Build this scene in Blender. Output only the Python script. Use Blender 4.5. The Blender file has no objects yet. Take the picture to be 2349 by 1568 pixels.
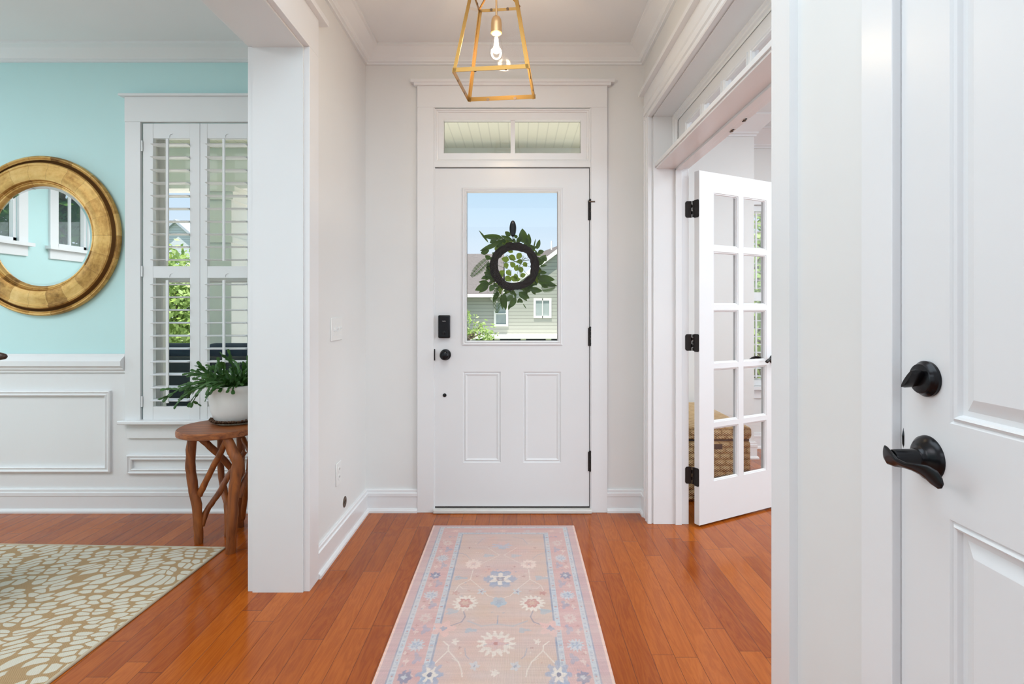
import bpy, bmesh, math, random
import numpy as np
from mathutils import Vector, Matrix
C = bpy.context.scene
COL = C.collection
PI = math.pi
# ------------------------------------------------------------ camera
F = 1235.0; HX = 1187.0; HY = 710.0; CZ = 1.22
def PX(x, Y): return (x - HX) * Y / F
def PZ(y, Y): return CZ + (HY - y) * Y / F
cam = bpy.data.cameras.new('camera'); camo = bpy.data.objects.new('camera', cam); COL.objects.link(camo)
camo.location = (0, 0, CZ); camo.rotation_euler = (PI/2, 0, 0)
cam.sensor_width = 36; cam.lens = F/2349*36; cam.shift_x = (1174.5-HX)/2349; cam.shift_y = -(784-HY)/2349
cam.clip_start = 0.02; cam.clip_end = 500
C.camera = camo
# ------------------------------------------------------------ view
C.view_settings.view_transform = 'Standard'; C.view_settings.look = 'None'
C.view_settings.gamma = 1; C.view_settings.use_curve_mapping = False
C.view_settings.exposure = 0.0
# ------------------------------------------------------------ world
W = bpy.data.worlds.new('sky'); C.world = W; W.use_nodes = True
wn = W.node_tree; wn.nodes.clear()
tc = wn.nodes.new('ShaderNodeTexCoord'); sp = wn.nodes.new('ShaderNodeSeparateXYZ')
cr = wn.nodes.new('ShaderNodeValToRGB'); bg = wn.nodes.new('ShaderNodeBackground'); ow = wn.nodes.new('ShaderNodeOutputWorld')
wn.links.new(tc.outputs['Generated'], sp.inputs[0]); wn.links.new(sp.outputs['Z'], cr.inputs[0])
wn.links.new(cr.outputs[0], bg.inputs[0]); wn.links.new(bg.outputs[0], ow.inputs[0])
e = cr.color_ramp.elements
e[0].position = 0.0; e[0].color = (0.84, 0.90, 0.97, 1)
e[1].position = 1.0; e[1].color = (0.30, 0.52, 0.86, 1)
k = e.new(0.09); k.color = (0.76, 0.88, 1.0, 1)
k = e.new(0.24); k.color = (0.53, 0.77, 0.97, 1)
bg.inputs[1].default_value = 1.0
# ------------------------------------------------------------ lights
def sunlamp():
    l = bpy.data.lights.new('sun', 'SUN'); l.energy = 10; l.angle = math.radians(0.6); l.color = (1, .94, .84)
    o = bpy.data.objects.new('sun', l); COL.objects.link(o)
    o.rotation_euler = Vector((-.12, -.25, 1)).to_track_quat('Z', 'Y').to_euler()
sunlamp()
def area(name, loc, aim, sx, sy, power, col=(1, 1, 1)):
    l = bpy.data.lights.new(name, 'AREA'); l.shape = 'RECTANGLE'; l.size = sx; l.size_y = sy; l.energy = power; l.color = col
    o = bpy.data.objects.new(name, l); COL.objects.link(o); o.location = loc
    o.rotation_euler = (Vector(loc)-Vector(aim)).to_track_quat('Z', 'Y').to_euler()
    return o
area('living_room_back_fill', (-0.2, -3.9, 1.5), (-0.2, 0, 1.5), 5.4, 2.2, 26, (.76, .88, 1))  # added frontal fill lamp behind the camera; the back wall has no window
area('living_room_top_fill', (-0.1, -2.3, 2.72), (-0.1, -2.3, 0), 2.4, 1.8, 42, (.80, .92, 1))  # unseen downward fill lamp added behind the camera, no fixture modelled
area('hall_top_fill', (-0.08, .75, 2.77), (-0.08, .75, 0), 1.2, 1.9, 27, (.74, .90, 1))  # unseen overhead lamp added to brighten the hall side walls
area('dining_back_fill', (-3.1, -1.1, 1.6), (-3.1, 2, 1.4), 2.6, 1.7, 15, (.86, .90, .97))  # fill lamp added before the solid dining back wall, out of mirror view
area('dining_side_fill', (-4.9, 2.35, 1.5), (-.9, 1.4, 1.4), 1.3, 1.6, 24, (.78, .88, .98))  # added lamp beside solid wall, aimed across the dining room to the hall
area('dining_top_fill', (-3.2, 0.8, 2.74), (-3.2, 0.8, 0), 2.0, 1.6, 56, (.92, .92, .97))  # unseen lamp added above the dining room to lift its walls
area('study_back_fill', (2.7, -1.1, 1.5), (2.4, 2.4, 1.3), 2.8, 1.7, 8, (.80, .92, 1))  # weak fill lamp added before the windowless study back wall
area('study_side_fill', (4.4, .3, 1.5), (-.9, 2.3, 1.3), 2.2, 1.7, 100, (.72, .89, 1))  # lamp added at a windowless wall to light the left hall wall
area('study_top_fill', (2.8, 2.4, 2.72), (2.8, 2.4, 0), 1.6, 1.6, 66, (.84, .94, 1))  # unseen lamp added overhead to brighten the study
# ------------------------------------------------------------ node helper
class NT:
    def __init__(s, m): s.t = m.node_tree; s.n = s.t.nodes; s.l = s.t.links
    def _in(s, sock, v):
        if isinstance(v, bpy.types.NodeSocket): s.l.new(v, sock)
        elif v is not None:
            if isinstance(v, (tuple, list)) and len(v) == 3 and sock.type == 'RGBA': v = (*v, 1)
            sock.default_value = v
    def m(s, op, a=0, b=None, c=None, clamp=False):
        n = s.n.new('ShaderNodeMath'); n.operation = op; n.use_clamp = clamp
        s._in(n.inputs[0], a); s._in(n.inputs[1], b)
        if c is not None: s._in(n.inputs[2], c)
        return n.outputs[0]
    def geo(s): 
        n = s.n.new('ShaderNodeNewGeometry'); return n.outputs['Position']
    def obj(s): return s.n.new('ShaderNodeTexCoord').outputs['Object']
    def sep(s, v):
        n = s.n.new('ShaderNodeSeparateXYZ'); s._in(n.inputs[0], v); return n.outputs
    def comb(s, x=0, y=0, z=0):
        n = s.n.new('ShaderNodeCombineXYZ'); s._in(n.inputs[0], x); s._in(n.inputs[1], y); s._in(n.inputs[2], z); return n.outputs[0]
    def map(s, v, scale=(1, 1, 1), rot=(0, 0, 0), loc=(0, 0, 0)):
        n = s.n.new('ShaderNodeMapping'); s._in(n.inputs[0], v); n.inputs['Scale'].default_value = scale
        n.inputs['Rotation'].default_value = rot; n.inputs['Location'].default_value = loc; return n.outputs[0]
    def noise(s, v, scale=5, detail=3, rough=.5, dist=0):
        n = s.n.new('ShaderNodeTexNoise'); s._in(n.inputs['Vector'], v); n.inputs['Scale'].default_value = scale
        n.inputs['Detail'].default_value = detail; n.inputs['Roughness'].default_value = rough; n.inputs['Distortion'].default_value = dist
        return n.outputs[0]
    def white(s, v, dim='2D'):
        n = s.n.new('ShaderNodeTexWhiteNoise'); n.noise_dimensions = dim; s._in(n.inputs[0], v); return n.outputs[0]
    def voro(s, v, scale, feature='F1', rnd=1):
        n = s.n.new('ShaderNodeTexVoronoi'); n.feature = feature; s._in(n.inputs['Vector'], v); n.inputs['Scale'].default_value = scale
        n.inputs['Randomness'].default_value = rnd; return n.outputs[0]
    def ramp(s, v, stops):
        n = s.n.new('ShaderNodeValToRGB'); s._in(n.inputs[0], v); e = n.color_ramp.elements
        while len(e) < len(stops): e.new(.5)
        for i, (p, c) in enumerate(stops): e[i].position = p; e[i].color = (*c, 1) if len(c) == 3 else c
        return n.outputs[0]
    def mix(s, f, a, b, mode='MIX'):
        n = s.n.new('ShaderNodeMix'); n.data_type = 'RGBA'; n.blend_type = mode
        s._in(n.inputs[0], f); s._in(n.inputs[6], a); s._in(n.inputs[7], b); return n.outputs[2]
    def bump(s, h, strength=.3, dist=.01):
        n = s.n.new('ShaderNodeBump'); s._in(n.inputs['Height'], h); n.inputs['Strength'].default_value = strength
        n.inputs['Distance'].default_value = dist; return n.outputs[0]
def newmat(name):
    m = bpy.data.materials.new(name); m.use_nodes = True; nt = NT(m); b = m.node_tree.nodes['Principled BSDF']; return m, nt, b
def S(r, g, b):
    f = lambda c: ((c/255+.055)/1.055)**2.4 if c > 10 else c/255/12.92
    return (f(r), f(g), f(b))
def paint(name, col, rough=.4, bump=.08, scale=60, metal=0, coat=0, var=.03):
    m, n, b = newmat(name)
    p = n.obj()
    v = n.noise(p, 2.5, 2)
    dark = tuple(c*(1-var) for c in col); lite = tuple(min(1, c*(1+var)) for c in col)
    n._in(b.inputs['Base Color'], n.mix(v, dark, lite))
    b.inputs['Roughness'].default_value = rough; b.inputs['Metallic'].default_value = metal
    b.inputs['Coat Weight'].default_value = coat
    if bump: n._in(b.inputs['Normal'], n.bump(n.noise(p, scale, 3), bump, .002))
    return m
M = {}
M['wall'] = paint('warm_white_wall_paint', (.80, .795, .78), .55, .06)
M['trim'] = paint('white_trim_paint', (.83, .83, .835), .28, .05, 30)
M['trimd'] = paint('white_dining_trim_paint', (.80, .815, .82), .32, .05, 30)
M['ceil'] = paint('ceiling_paint', (.85, .87, .88), .8, .05)
M['ceild'] = paint('dining_ceiling_paint', (.82, .83, .83), .8, .05)
M['teal'] = paint('aqua_wall_paint', (.54, .79, .785), .5, .06)
M['door'] = paint('white_door_paint', (.80, .80, .805), .33, .04, 25)
M['black'] = paint('black_hardware', (.010, .010, .012), .25, .03, 80, metal=.5)
M['bronze'] = paint('dark_bronze_hinge', (.022, .018, .017), .42, .2, 120, metal=.5)
M['blackgap'] = paint('dark_weatherstrip_and_gap_shade', (.03, .022, .018), .8, .1)  # weatherstrip colour, reused as painted shade in the trunk seam
M['brass'] = paint('brushed_brass', (.40, .22, .065), .42, .05, 90, metal=1)
M['socket'] = paint('satin_brass_socket', (.75, .50, .26), .38, .05, 90, metal=.8)
M['plastic'] = paint('white_plastic', (.82, .82, .80), .3, 0)
M['ceramic'] = paint('white_glazed_pot', (.78, .78, .76), .3, .1, 20)
M['soil'] = paint('dry_brown_soil', (.10, .05, .025), .9, 1, 90)
M['darkwood'] = paint('dark_brown_wood', (.045, .016, .008), .3, .1, 30)
M['navy'] = paint('navy_cushion_fabric', (.03, .045, .08), .8, .3, 200)
M['wicker'] = paint('dark_wicker', (.035, .038, .045), .6, .8, 120)
M['brown'] = paint('brown_metal_plate', (.12, .08, .055), .45, .1, 60, metal=.4)
M['vine'] = paint('dark_grapevine_twigs', (.014, .008, .006), .9, 1, 60, var=.3)
M['porchwhite'] = paint('porch_white_paint', (.85, .84, .80), .5, .04)
M['roof'] = None
M['vinyl'] = paint('window_vinyl', (.80, .80, .76), .4, 0)
M['thresh'] = paint('threshold_wood_paint', (.72, .70, .66), .4, .2, 20)

def glassmat(name, refl=.08, tint=(1, 1, 1), rough=0.0):
    m, n, b = newmat(name); n.n.remove(b)
    t = n.n.new('ShaderNodeBsdfTransparent'); g = n.n.new('ShaderNodeBsdfGlossy'); f = n.n.new('ShaderNodeFresnel'); mx = n.n.new('ShaderNodeMixShader')
    t.inputs[0].default_value = (*tint, 1); g.inputs['Roughness'].default_value = rough; f.inputs[0].default_value = 1.45
    n.l.new(n.m('MULTIPLY', f.outputs[0], refl/.04*.14, clamp=True), mx.inputs[0])
    n.l.new(t.outputs[0], mx.inputs[1]); n.l.new(g.outputs[0], mx.inputs[2])
    n.l.new(mx.outputs[0], n.n['Material Output'].inputs[0]); return m
M['glass'] = glassmat('window_glass', .06)
M['glasst'] = glassmat('tinted_saucer_glass', .12, (.75, .70, .62), .05)
def mirrormat():
    m, n, b = newmat('mirror_glass'); b.inputs['Metallic'].default_value = 1; b.inputs['Roughness'].default_value = 0.01
    b.inputs['Base Color'].default_value = (.93, .96, .95, 1); return m
M['mirror'] = mirrormat()
def emis(name, col, st):
    m, n, b = newmat(name); b.inputs['Base Color'].default_value = (*col, 1); b.inputs['Emission Color'].default_value = (*col, 1); b.inputs['Emission Strength'].default_value = st; return m
M['filament'] = emis('glowing_filament', (1, .76, .44), 16)
def floormat():
    m, n, b = newmat('jatoba_plank_floor')
    x, y, z = n.sep(n.geo()); w = .0795
    u = n.m('DIVIDE', n.m('ADD', x, 10.02), w); row = n.m('FLOOR', u); fu = n.m('FRACT', u)
    r = n.white(n.comb(row, 3.3, 0)); L = .95
    v = n.m('ADD', n.m('DIVIDE', y, L), n.m('MULTIPLY', r, 17.3)); v2 = n.m('ADD', v, 50)
    cl = n.m('FLOOR', v2); fv = n.m('FRACT', v2)
    rnd = n.white(n.comb(row, cl, 0)); rnd2 = n.white(n.comb(cl, row, 0))
    # seams
    du = n.m('MULTIPLY', n.m('MINIMUM', fu, n.m('SUBTRACT', 1, fu)), w)
    dv = n.m('MULTIPLY', n.m('MINIMUM', fv, n.m('SUBTRACT', 1, fv)), L)
    d = n.m('MINIMUM', du, dv)
    seam = n.m('SUBTRACT', 1, n.m('DIVIDE', d, .0017, clamp=True), clamp=True)
    gc = n.comb(n.m('ADD', n.m('MULTIPLY', x, 9), n.m('MULTIPLY', rnd, 40)), n.m('ADD', n.m('MULTIPLY', y, 1.1), n.m('MULTIPLY', rnd2, 30)), 0)
    g1 = n.noise(gc, 1.5, 4, .6, .6)
    rings = n.m('FRACT', n.m('MULTIPLY', g1, 9)); rings = n.m('ABSOLUTE', n.m('SUBTRACT', rings, .5))
    fine = n.noise(n.comb(n.m('MULTIPLY', x, 160), n.m('MULTIPLY', y, 8), rnd), 1, 3, .6)
    t = n.m('ADD', n.m('MULTIPLY', rnd, .34), n.m('ADD', n.m('MULTIPLY', rings, .42), n.m('MULTIPLY', fine, .32)))
    c = n.ramp(t, [(.10, (.25, .045, .004)), (.42, (.36, .080, .008)), (.68, (.45, .112, .012)), (.95, (.54, .15, .020))])
    c = n.mix(n.m('MULTIPLY', seam, .9), c, (.05, .012, .004))
    n._in(b.inputs['Base Color'], c)
    n._in(b.inputs['Roughness'], n.m('ADD', .13, n.m('MULTIPLY', fine, .12)))
    b.inputs['Specular IOR Level'].default_value = .26
    b.inputs['Coat Weight'].default_value = .06; b.inputs['Coat Roughness'].default_value = .06
    h = n.m('ADD', n.m('MULTIPLY', seam, -1), n.m('ADD', n.m('MULTIPLY', fine, .12), n.m('MULTIPLY', n.noise(n.geo(), 7, 2), .5)))
    n._in(b.inputs['Normal'], n.bump(h, .22, .0015)); return m
M['floor'] = floormat()
def woodmat(name, c0, c1, sc=(30, 30, 3), rough=.4):
    m, n, b = newmat(name); p = n.map(n.obj(), sc)
    g = n.noise(p, 1, 4, .6, .8); n._in(b.inputs['Base Color'], n.ramp(g, [(.3, c0), (.7, c1)]))
    b.inputs['Roughness'].default_value = rough; n._in(b.inputs['Normal'], n.bump(n.noise(p, 2.5, 4, .7), .5, .004)); return m
M['branch'] = woodmat('rustic_branch_wood', (.12, .028, .006), (.42, .125, .025), (24, 24, 4), .42)
M['tabletop'] = woodmat('table_top_wood', (.14, .032, .008), (.42, .135, .035), (6, 60, 60), .38)
def goldmat():
    m, n, b = newmat('antique_gold_leaf')
    x, y, z = n.sep(n.obj())
    a = n.m('ARCTAN2', z, x); r = n.m('SQRT', n.m('ADD', n.m('MULTIPLY', x, x), n.m('MULTIPLY', z, z)))
    au = n.m('MULTIPLY', a, 3.5); ai = n.m('FLOOR', au); af = n.m('FRACT', au)
    rnd = n.white(n.comb(ai, n.m('FLOOR', n.m('MULTIPLY', r, 9)), 0))
    br = n.noise(n.comb(n.m('MULTIPLY', a, 14), n.m('MULTIPLY', r, 60), 0), 1, 4, .65)
    bl = n.noise(n.obj(), 9, 4, .6)
    t = n.m('ADD', n.m('MULTIPLY', rnd, .25), n.m('ADD', n.m('MULTIPLY', br, .35), n.m('MULTIPLY', bl, .5)))
    c = n.ramp(t, [(.30, (.13, .055, .012)), (.48, (.46, .25, .065)), (.62, (.66, .41, .13)), (.85, (.80, .56, .24))])
    line = n.m('LESS_THAN', n.m('MINIMUM', af, n.m('SUBTRACT', 1, af)), .012)
    c = n.mix(n.m('MULTIPLY', line, .35), c, (.12, .05, .015))
    n._in(b.inputs['Base Color'], c); b.inputs['Metallic'].default_value = .55; b.inputs['Roughness'].default_value = .48
    n._in(b.inputs['Normal'], n.bump(n.noise(n.obj(), 40, 3), .15, .003)); return m
M['gold'] = goldmat()
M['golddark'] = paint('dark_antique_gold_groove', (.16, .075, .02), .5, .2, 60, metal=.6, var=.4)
def weavemat():
    m, n, b = newmat('woven_water_hyacinth')
    x, y, z = n.sep(n.obj()); h = n.m('ADD', x, n.m('MULTIPLY', y, 1))
    rowf = n.m('MULTIPLY', z, 26); row = n.m('FLOOR', rowf); fz = n.m('FRACT', rowf)
    off = n.m('MULTIPLY', n.m('MODULO', row, 2), .5)
    k = n.m('ADD', n.m('MULTIPLY', h, 15), off); fk = n.m('FRACT', k)
    a = n.m('SINE', n.m('MULTIPLY', fz, PI)); c_ = n.m('POWER', n.m('SINE', n.m('MULTIPLY', fk, PI)), .5)
    tw = n.m('SINE', n.m('MULTIPLY', n.m('ADD', h, n.m('MULTIPLY', z, 1.6)), 330))
    hgt = n.m('ADD', n.m('MULTIPLY', a, c_), n.m('MULTIPLY', tw, .13))
    nz = n.noise(n.obj(), 35, 3, .7)
    t = n.m('ADD', n.m('MULTIPLY', hgt, .55), n.m('MULTIPLY', nz, .5))
    n._in(b.inputs['Base Color'], n.ramp(t, [(.10, (.16, .06, .02)), (.38, (.66, .40, .17)), (.75, (.88, .62, .33))]))
    b.inputs['Roughness'].default_value = .65; n._in(b.inputs['Normal'], n.bump(hgt, 1, .02)); return m
M['weave'] = weavemat()
def leafmat(name, c0, c1, tr=.5, sc=12, rough=.45):
    m, n, b = newmat(name); col = n.mix(n.noise(n.obj(), sc, 2), c0, c1)
    n._in(b.inputs['Base Color'], col); b.inputs['Roughness'].default_value = rough
    t = n.n.new('ShaderNodeBsdfTranslucent'); mx = n.n.new('ShaderNodeMixShader'); mx.inputs[0].default_value = tr
    n._in(t.inputs[0], n.mix(.5, col, (min(1, c1[0]*1.6), min(1, c1[1]*1.5), c1[2]), 'MIX'))
    n.l.new(b.outputs[0], mx.inputs[1]); n.l.new(t.outputs[0], mx.inputs[2]); n.l.new(mx.outputs[0], n.n['Material Output'].inputs[0]); return m
M['cactus'] = leafmat('holiday_cactus_green', (.022, .075, .012), (.070, .19, .035), .2)
M['wleaf'] = leafmat('wreath_leaf_green', (.022, .055, .018), (.085, .15, .035), .45, 18)
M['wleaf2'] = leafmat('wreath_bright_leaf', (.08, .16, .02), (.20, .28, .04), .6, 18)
M['tleaf'] = leafmat('tree_leaf_green', (.13, .25, .05), (.36, .48, .17), .4, 1.5)
M['tleafd'] = leafmat('dark_tree_leaf_green', (.02, .08, .02), (.09, .20, .05), .4, 1.5)  # darker leaf green for the tree in the mirror
M['bark'] = paint('tree_bark', (.10, .07, .05), .9, .6, 12)
M['grass'] = paint('lawn', (.12, .15, .08), .9, .5, 20, var=.3)
def siding(name, col, pitch=.16):
    m, n, b = newmat(name); z = n.sep(n.geo())[2]; f = n.m('FRACT', n.m('DIVIDE', n.m('ADD', z, 20), pitch))
    ln = n.m('LESS_THAN', f, .13)
    n._in(b.inputs['Base Color'], n.mix(n.m('MULTIPLY', ln, .8), col, tuple(c*.45 for c in col))); b.inputs['Roughness'].default_value = .6
    n._in(b.inputs['Normal'], n.bump(f, .5, .02)); return m
M['siding'] = siding('sage_lap_siding', (.385, .395, .35), .26)
M['siding_grey'] = siding('grey_lap_siding', (.66, .71, .76), .2)
def beadmat():
    m, n, b = newmat('pale_green_beadboard'); x = n.sep(n.geo())[0]
    f = n.m('FRACT', n.m('DIVIDE', n.m('ADD', x, 20), .083)); ln = n.m('LESS_THAN', f, .12)
    n._in(b.inputs['Base Color'], n.mix(n.m('MULTIPLY', ln, .45), (.86, .84, .70), (.60, .59, .48))); b.inputs['Roughness'].default_value = .5
    n._in(b.inputs['Normal'], n.bump(ln, -.5, .005)); return m
M['bead'] = beadmat()
def shingle():
    m, n, b = newmat('grey_roof_shingles')
    n._in(b.inputs['Base Color'], n.ramp(n.noise(n.map(n.geo(), (3, 3, 12)), 2.2, 4, .8), [(.3, (.085, .075, .075)), (.7, (.17, .155, .155))])); b.inputs['Roughness'].default_value = .9; return m
M['roof'] = shingle()
def pebble():
    m, n, b = newmat('pebble_pattern_rug'); p = n.geo()
    wob = n.noise(p, 2.2, 2); x, y, z = n.sep(p)
    ang = .22
    q = n.comb(n.m('ADD', n.m('ADD', n.m('MULTIPLY', x, math.cos(ang)), n.m('MULTIPLY', y, math.sin(ang))), n.m('MULTIPLY', wob, .24)),
               n.m('ADD', n.m('MULTIPLY', n.m('SUBTRACT', n.m('MULTIPLY', y, math.cos(ang)), n.m('MULTIPLY', x, math.sin(ang))), 1.7), n.m('MULTIPLY', wob, .6)), 0)
    n1 = n.n.new('ShaderNodeTexVoronoi'); n1.voronoi_dimensions = '2D'; n1.feature = 'DISTANCE_TO_EDGE'; n1.inputs['Scale'].default_value = 15; n1.inputs['Randomness'].default_value = .62
    n.l.new(q, n1.inputs['Vector']); d = n1.outputs[0]
    n2 = n.n.new('ShaderNodeTexVoronoi'); n2.voronoi_dimensions = '2D'; n2.feature = 'F1'; n2.inputs['Scale'].default_value = 15; n2.inputs['Randomness'].default_value = .62
    n.l.new(q, n2.inputs['Vector']); f1 = n2.outputs[0]
    gap = n.m('ADD', .025, n.m('MULTIPLY', n.noise(p, 3.5, 2), .085))
    peb = n.m('MULTIPLY', n.m('SUBTRACT', d, gap), 30, clamp=True)
    rd = n.m('MULTIPLY', n.m('SUBTRACT', .49, f1), 30, clamp=True)
    mk = n.m('MINIMUM', peb, rd)
    wv = n.m('MULTIPLY', n.m('SINE', n.m('MULTIPLY', x, 1600)), n.m('SINE', n.m('MULTIPLY', y, 1400)))
    wx = n.m('ADD', .5, n.m('MULTIPLY', n.m('SINE', n.m('MULTIPLY', x, 1000)), .5))
    tan = n.mix(wx, (.30, .165, .065), (.55, .40, .22)); wh = n.mix(wx, (.56, .52, .42), (.72, .69, .58))
    n._in(b.inputs['Base Color'], n.mix(mk, tan, wh)); b.inputs['Roughness'].default_value = .95
    n._in(b.inputs['Normal'], n.bump(n.m('ADD', n.m('MULTIPLY', mk, .6), n.m('MULTIPLY', wv, .3)), .5, .003)); return m
M['pebble'] = pebble()
M['tanbind'] = paint('tan_rug_binding', (.50, .42, .30), .95, .4, 200)

# ------------------------------------------------------------ mesh builder
class MB:
    def __init__(s): s.v = []; s.f = []
    def add(s, vs, fs):
        o = len(s.v); s.v += [tuple(v) for v in vs]; s.f += [tuple(i+o for i in f) for f in fs]; return s
    def box(s, x0, x1, y0, y1, z0, z1):
        x0, x1 = sorted((x0, x1)); y0, y1 = sorted((y0, y1)); z0, z1 = sorted((z0, z1))
        return s.add([(x0, y0, z0), (x1, y0, z0), (x1, y1, z0), (x0, y1, z0), (x0, y0, z1), (x1, y0, z1), (x1, y1, z1), (x0, y1, z1)],
                     [(0, 3, 2, 1), (4, 5, 6, 7), (0, 1, 5, 4), (1, 2, 6, 5), (2, 3, 7, 6), (3, 0, 4, 7)])
    def beam(s, p0, p1, w, h, up=(0, 0, 1)):
        p0 = Vector(p0); p1 = Vector(p1); d = (p1-p0).normalized(); a = d.cross(Vector(up)).normalized(); b = a.cross(d).normalized()
        vs = [p+a*i*w/2+b*j*h/2 for p in (p0, p1) for i, j in ((-1, -1), (1, -1), (1, 1), (-1, 1))]
        return s.add(vs, [(0, 3, 2, 1), (4, 5, 6, 7), (0, 1, 5, 4), (1, 2, 6, 5), (2, 3, 7, 6), (3, 0, 4, 7)])
    def tube(s, pts, rad, n=12, cap=True):
        pts = [Vector(p) for p in pts]; rings = []; a = None
        for i, p in enumerate(pts):
            d = (pts[min(i+1, len(pts)-1)]-pts[max(i-1, 0)]).normalized()
            if a is None: a = d.orthogonal().normalized()
            a = (a-d*a.dot(d)).normalized(); b = d.cross(a)
            r = rad[i] if isinstance(rad, (list, tuple)) else rad
            rings.append([p+(a*math.cos(2*PI*k/n)+b*math.sin(2*PI*k/n))*r for k in range(n)])
        vs = [v for r in rings for v in r]; fs = []
        for i in range(len(pts)-1):
            for k in range(n): fs.append((i*n+k, i*n+(k+1) % n, (i+1)*n+(k+1) % n, (i+1)*n+k))
        if cap: fs.append(tuple(range(n-1, -1, -1))); fs.append(tuple((len(pts)-1)*n+k for k in range(n)))
        return s.add(vs, fs)
    def lathe(s, prof, c, axis=(0, 0, 1), n=32, cap=True):   # prof [(r, h)]
        ax = Vector(axis).normalized(); a = ax.orthogonal().normalized(); b = ax.cross(a); c = Vector(c)
        vs = [c+ax*h+(a*math.cos(2*PI*k/n)+b*math.sin(2*PI*k/n))*r for r, h in prof for k in range(n)]; fs = []
        for i in range(len(prof)-1):
            for k in range(n): fs.append((i*n+k, i*n+(k+1) % n, (i+1)*n+(k+1) % n, (i+1)*n+k))
        if cap: fs.append(tuple(range(n-1, -1, -1))); fs.append(tuple((len(prof)-1)*n+k for k in range(n)))
        return s.add(vs, fs)
    def prism(s, prof, o, U, V, Wd, miter0=0, miter1=0):
        # profile points (u,v) swept along Wd (vector with length); mitre shifts ends by u*miter
        o = Vector(o); U = Vector(U); V = Vector(V); Wd = Vector(Wd); w = Wd.normalized(); n = len(prof)
        vs = [o+U*u+V*v+w*(u*miter0) for u, v in prof]+[o+Wd+U*u+V*v+w*(u*miter1) for u, v in prof]
        fs = [(k, (k+1) % n, n+(k+1) % n, n+k) for k in range(n)]+[tuple(range(n-1, -1, -1)), tuple(range(n, 2*n))]
        return s.add(vs, fs)
    def frame(s, o, U, V, N, u0, u1, v0, v1, prof, fill=False):
        # rectangular mitred moulding: prof [(inset, height)]
        o = Vector(o); U = Vector(U); V = Vector(V); N = Vector(N); vs = []; fs = []
        for d, h in prof:
            for u, v in ((u0+d, v0+d), (u1-d, v0+d), (u1-d, v1-d), (u0+d, v1-d)): vs.append(o+U*u+V*v+N*h)
        for i in range(len(prof)-1):
            for k in range(4): fs.append((i*4+k, i*4+(k+1) % 4, (i+1)*4+(k+1) % 4, (i+1)*4+k))
        if fill: b = (len(prof)-1)*4; fs.append((b, b+1, b+2, b+3))
        return s.add(vs, fs)
    def build(s, name, mat, parent=None, smooth=False, bevel=0, local=False, seg=2, ang=35):
        me = bpy.data.meshes.new(name); ob = bpy.data.objects.new(name, me); COL.objects.link(ob)
        vs = np.array(s.v, dtype=float)
        if parent is not None:
            ob.parent = parent
            if not local:
                L = Vector((0, 0, 0)); q = parent
                while q: L += q.location; q = q.parent
                vs = vs-np.array(L)
        elif not local:
            o = np.array([(vs[:, 0].min()+vs[:, 0].max())/2, (vs[:, 1].min()+vs[:, 1].max())/2, vs[:, 2].min()])
            vs = vs-o; ob.location = o
        me.from_pydata(vs.tolist(), [], s.f)
        bm = bmesh.new(); bm.from_mesh(me); bmesh.ops.recalc_face_normals(bm, faces=bm.faces); bm.to_mesh(me); bm.free()
        me.materials.append(mat if not isinstance(mat, str) else M[mat])
        if bevel:
            md = ob.modifiers.new('edge', 'BEVEL'); md.width = bevel; md.segments = seg; md.limit_method = 'ANGLE'; md.angle_limit = math.radians(40)
        if smooth:
            me.polygons.foreach_set('use_smooth', [True]*len(me.polygons)); me.set_sharp_from_angle(angle=math.radians(ang))
        return ob
def tag(o, label, cat=None, group=None, kind=None):
    o['label'] = label
    if cat: o['category'] = cat
    if group: o['group'] = group
    if kind: o['kind'] = kind
    return o
def st(o, label, cat='trim'): return tag(o, label, cat, kind='structure')
def thing(name, label, cat, loc, rz=0, group=None, kind=None):
    o = bpy.data.objects.new(name, None); COL.objects.link(o); o.location = loc; o.rotation_euler = (0, 0, rz); o.empty_display_size = .1
    return tag(o, label, cat, group, kind)
X_, Y_, Z_ = Vector((1, 0, 0)), Vector((0, 1, 0)), Vector((0, 0, 1))

# ============================================================ room shell
CEIL = 2.79; WY = 3.26; WL = -.92; WLB = -1.156; WR = .762; WRB = .957
def wallx(name, x0, x1, y0, y1, z0, z1, holes, mat, label, mb=None):  # wall running along X
    b = mb or MB(); xs = x0
    for (hx0, hx1, hz0, hz1) in sorted(holes):
        if hx0 > xs: b.box(xs, hx0, y0, y1, z0, z1)
        if hz0 > z0: b.box(hx0, hx1, y0, y1, z0, hz0)
        if hz1 < z1: b.box(hx0, hx1, y0, y1, hz1, z1)
        xs = hx1
    if xs < x1: b.box(xs, x1, y0, y1, z0, z1)
    if mb: return
    return st(b.build(name, mat), label, 'wall')
def wally(name, y0, y1, x0, x1, z0, z1, holes, mat, label):
    b = MB(); ys = y0
    for (h0, h1, hz0, hz1) in sorted(holes):
        if h0 > ys: b.box(x0, x1, ys, h0, z0, z1)
        if hz0 > z0: b.box(x0, x1, h0, h1, z0, hz0)
        if hz1 < z1: b.box(x0, x1, h0, h1, hz1, z1)
        ys = h1
    if ys < y1: b.box(x0, x1, ys, y1, z0, z1)
    return st(b.build(name, mat), label, 'wall')
st(MB().box(-5.2, 4.7, -4.2, 4.95, -.12, 0).build('floor', 'floor'), 'glossy reddish-orange hardwood plank floor running towards the front door', 'floor')
b = MB().box(WLB+.06, 4.7, -4.2, 3.46, CEIL, CEIL+.15); b.box(WRB, 4.7, 3.46, 4.95, CEIL, CEIL+.15)
st(b.build('ceiling', 'ceil'), 'white ceiling of the entry hall', 'ceiling')
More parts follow.
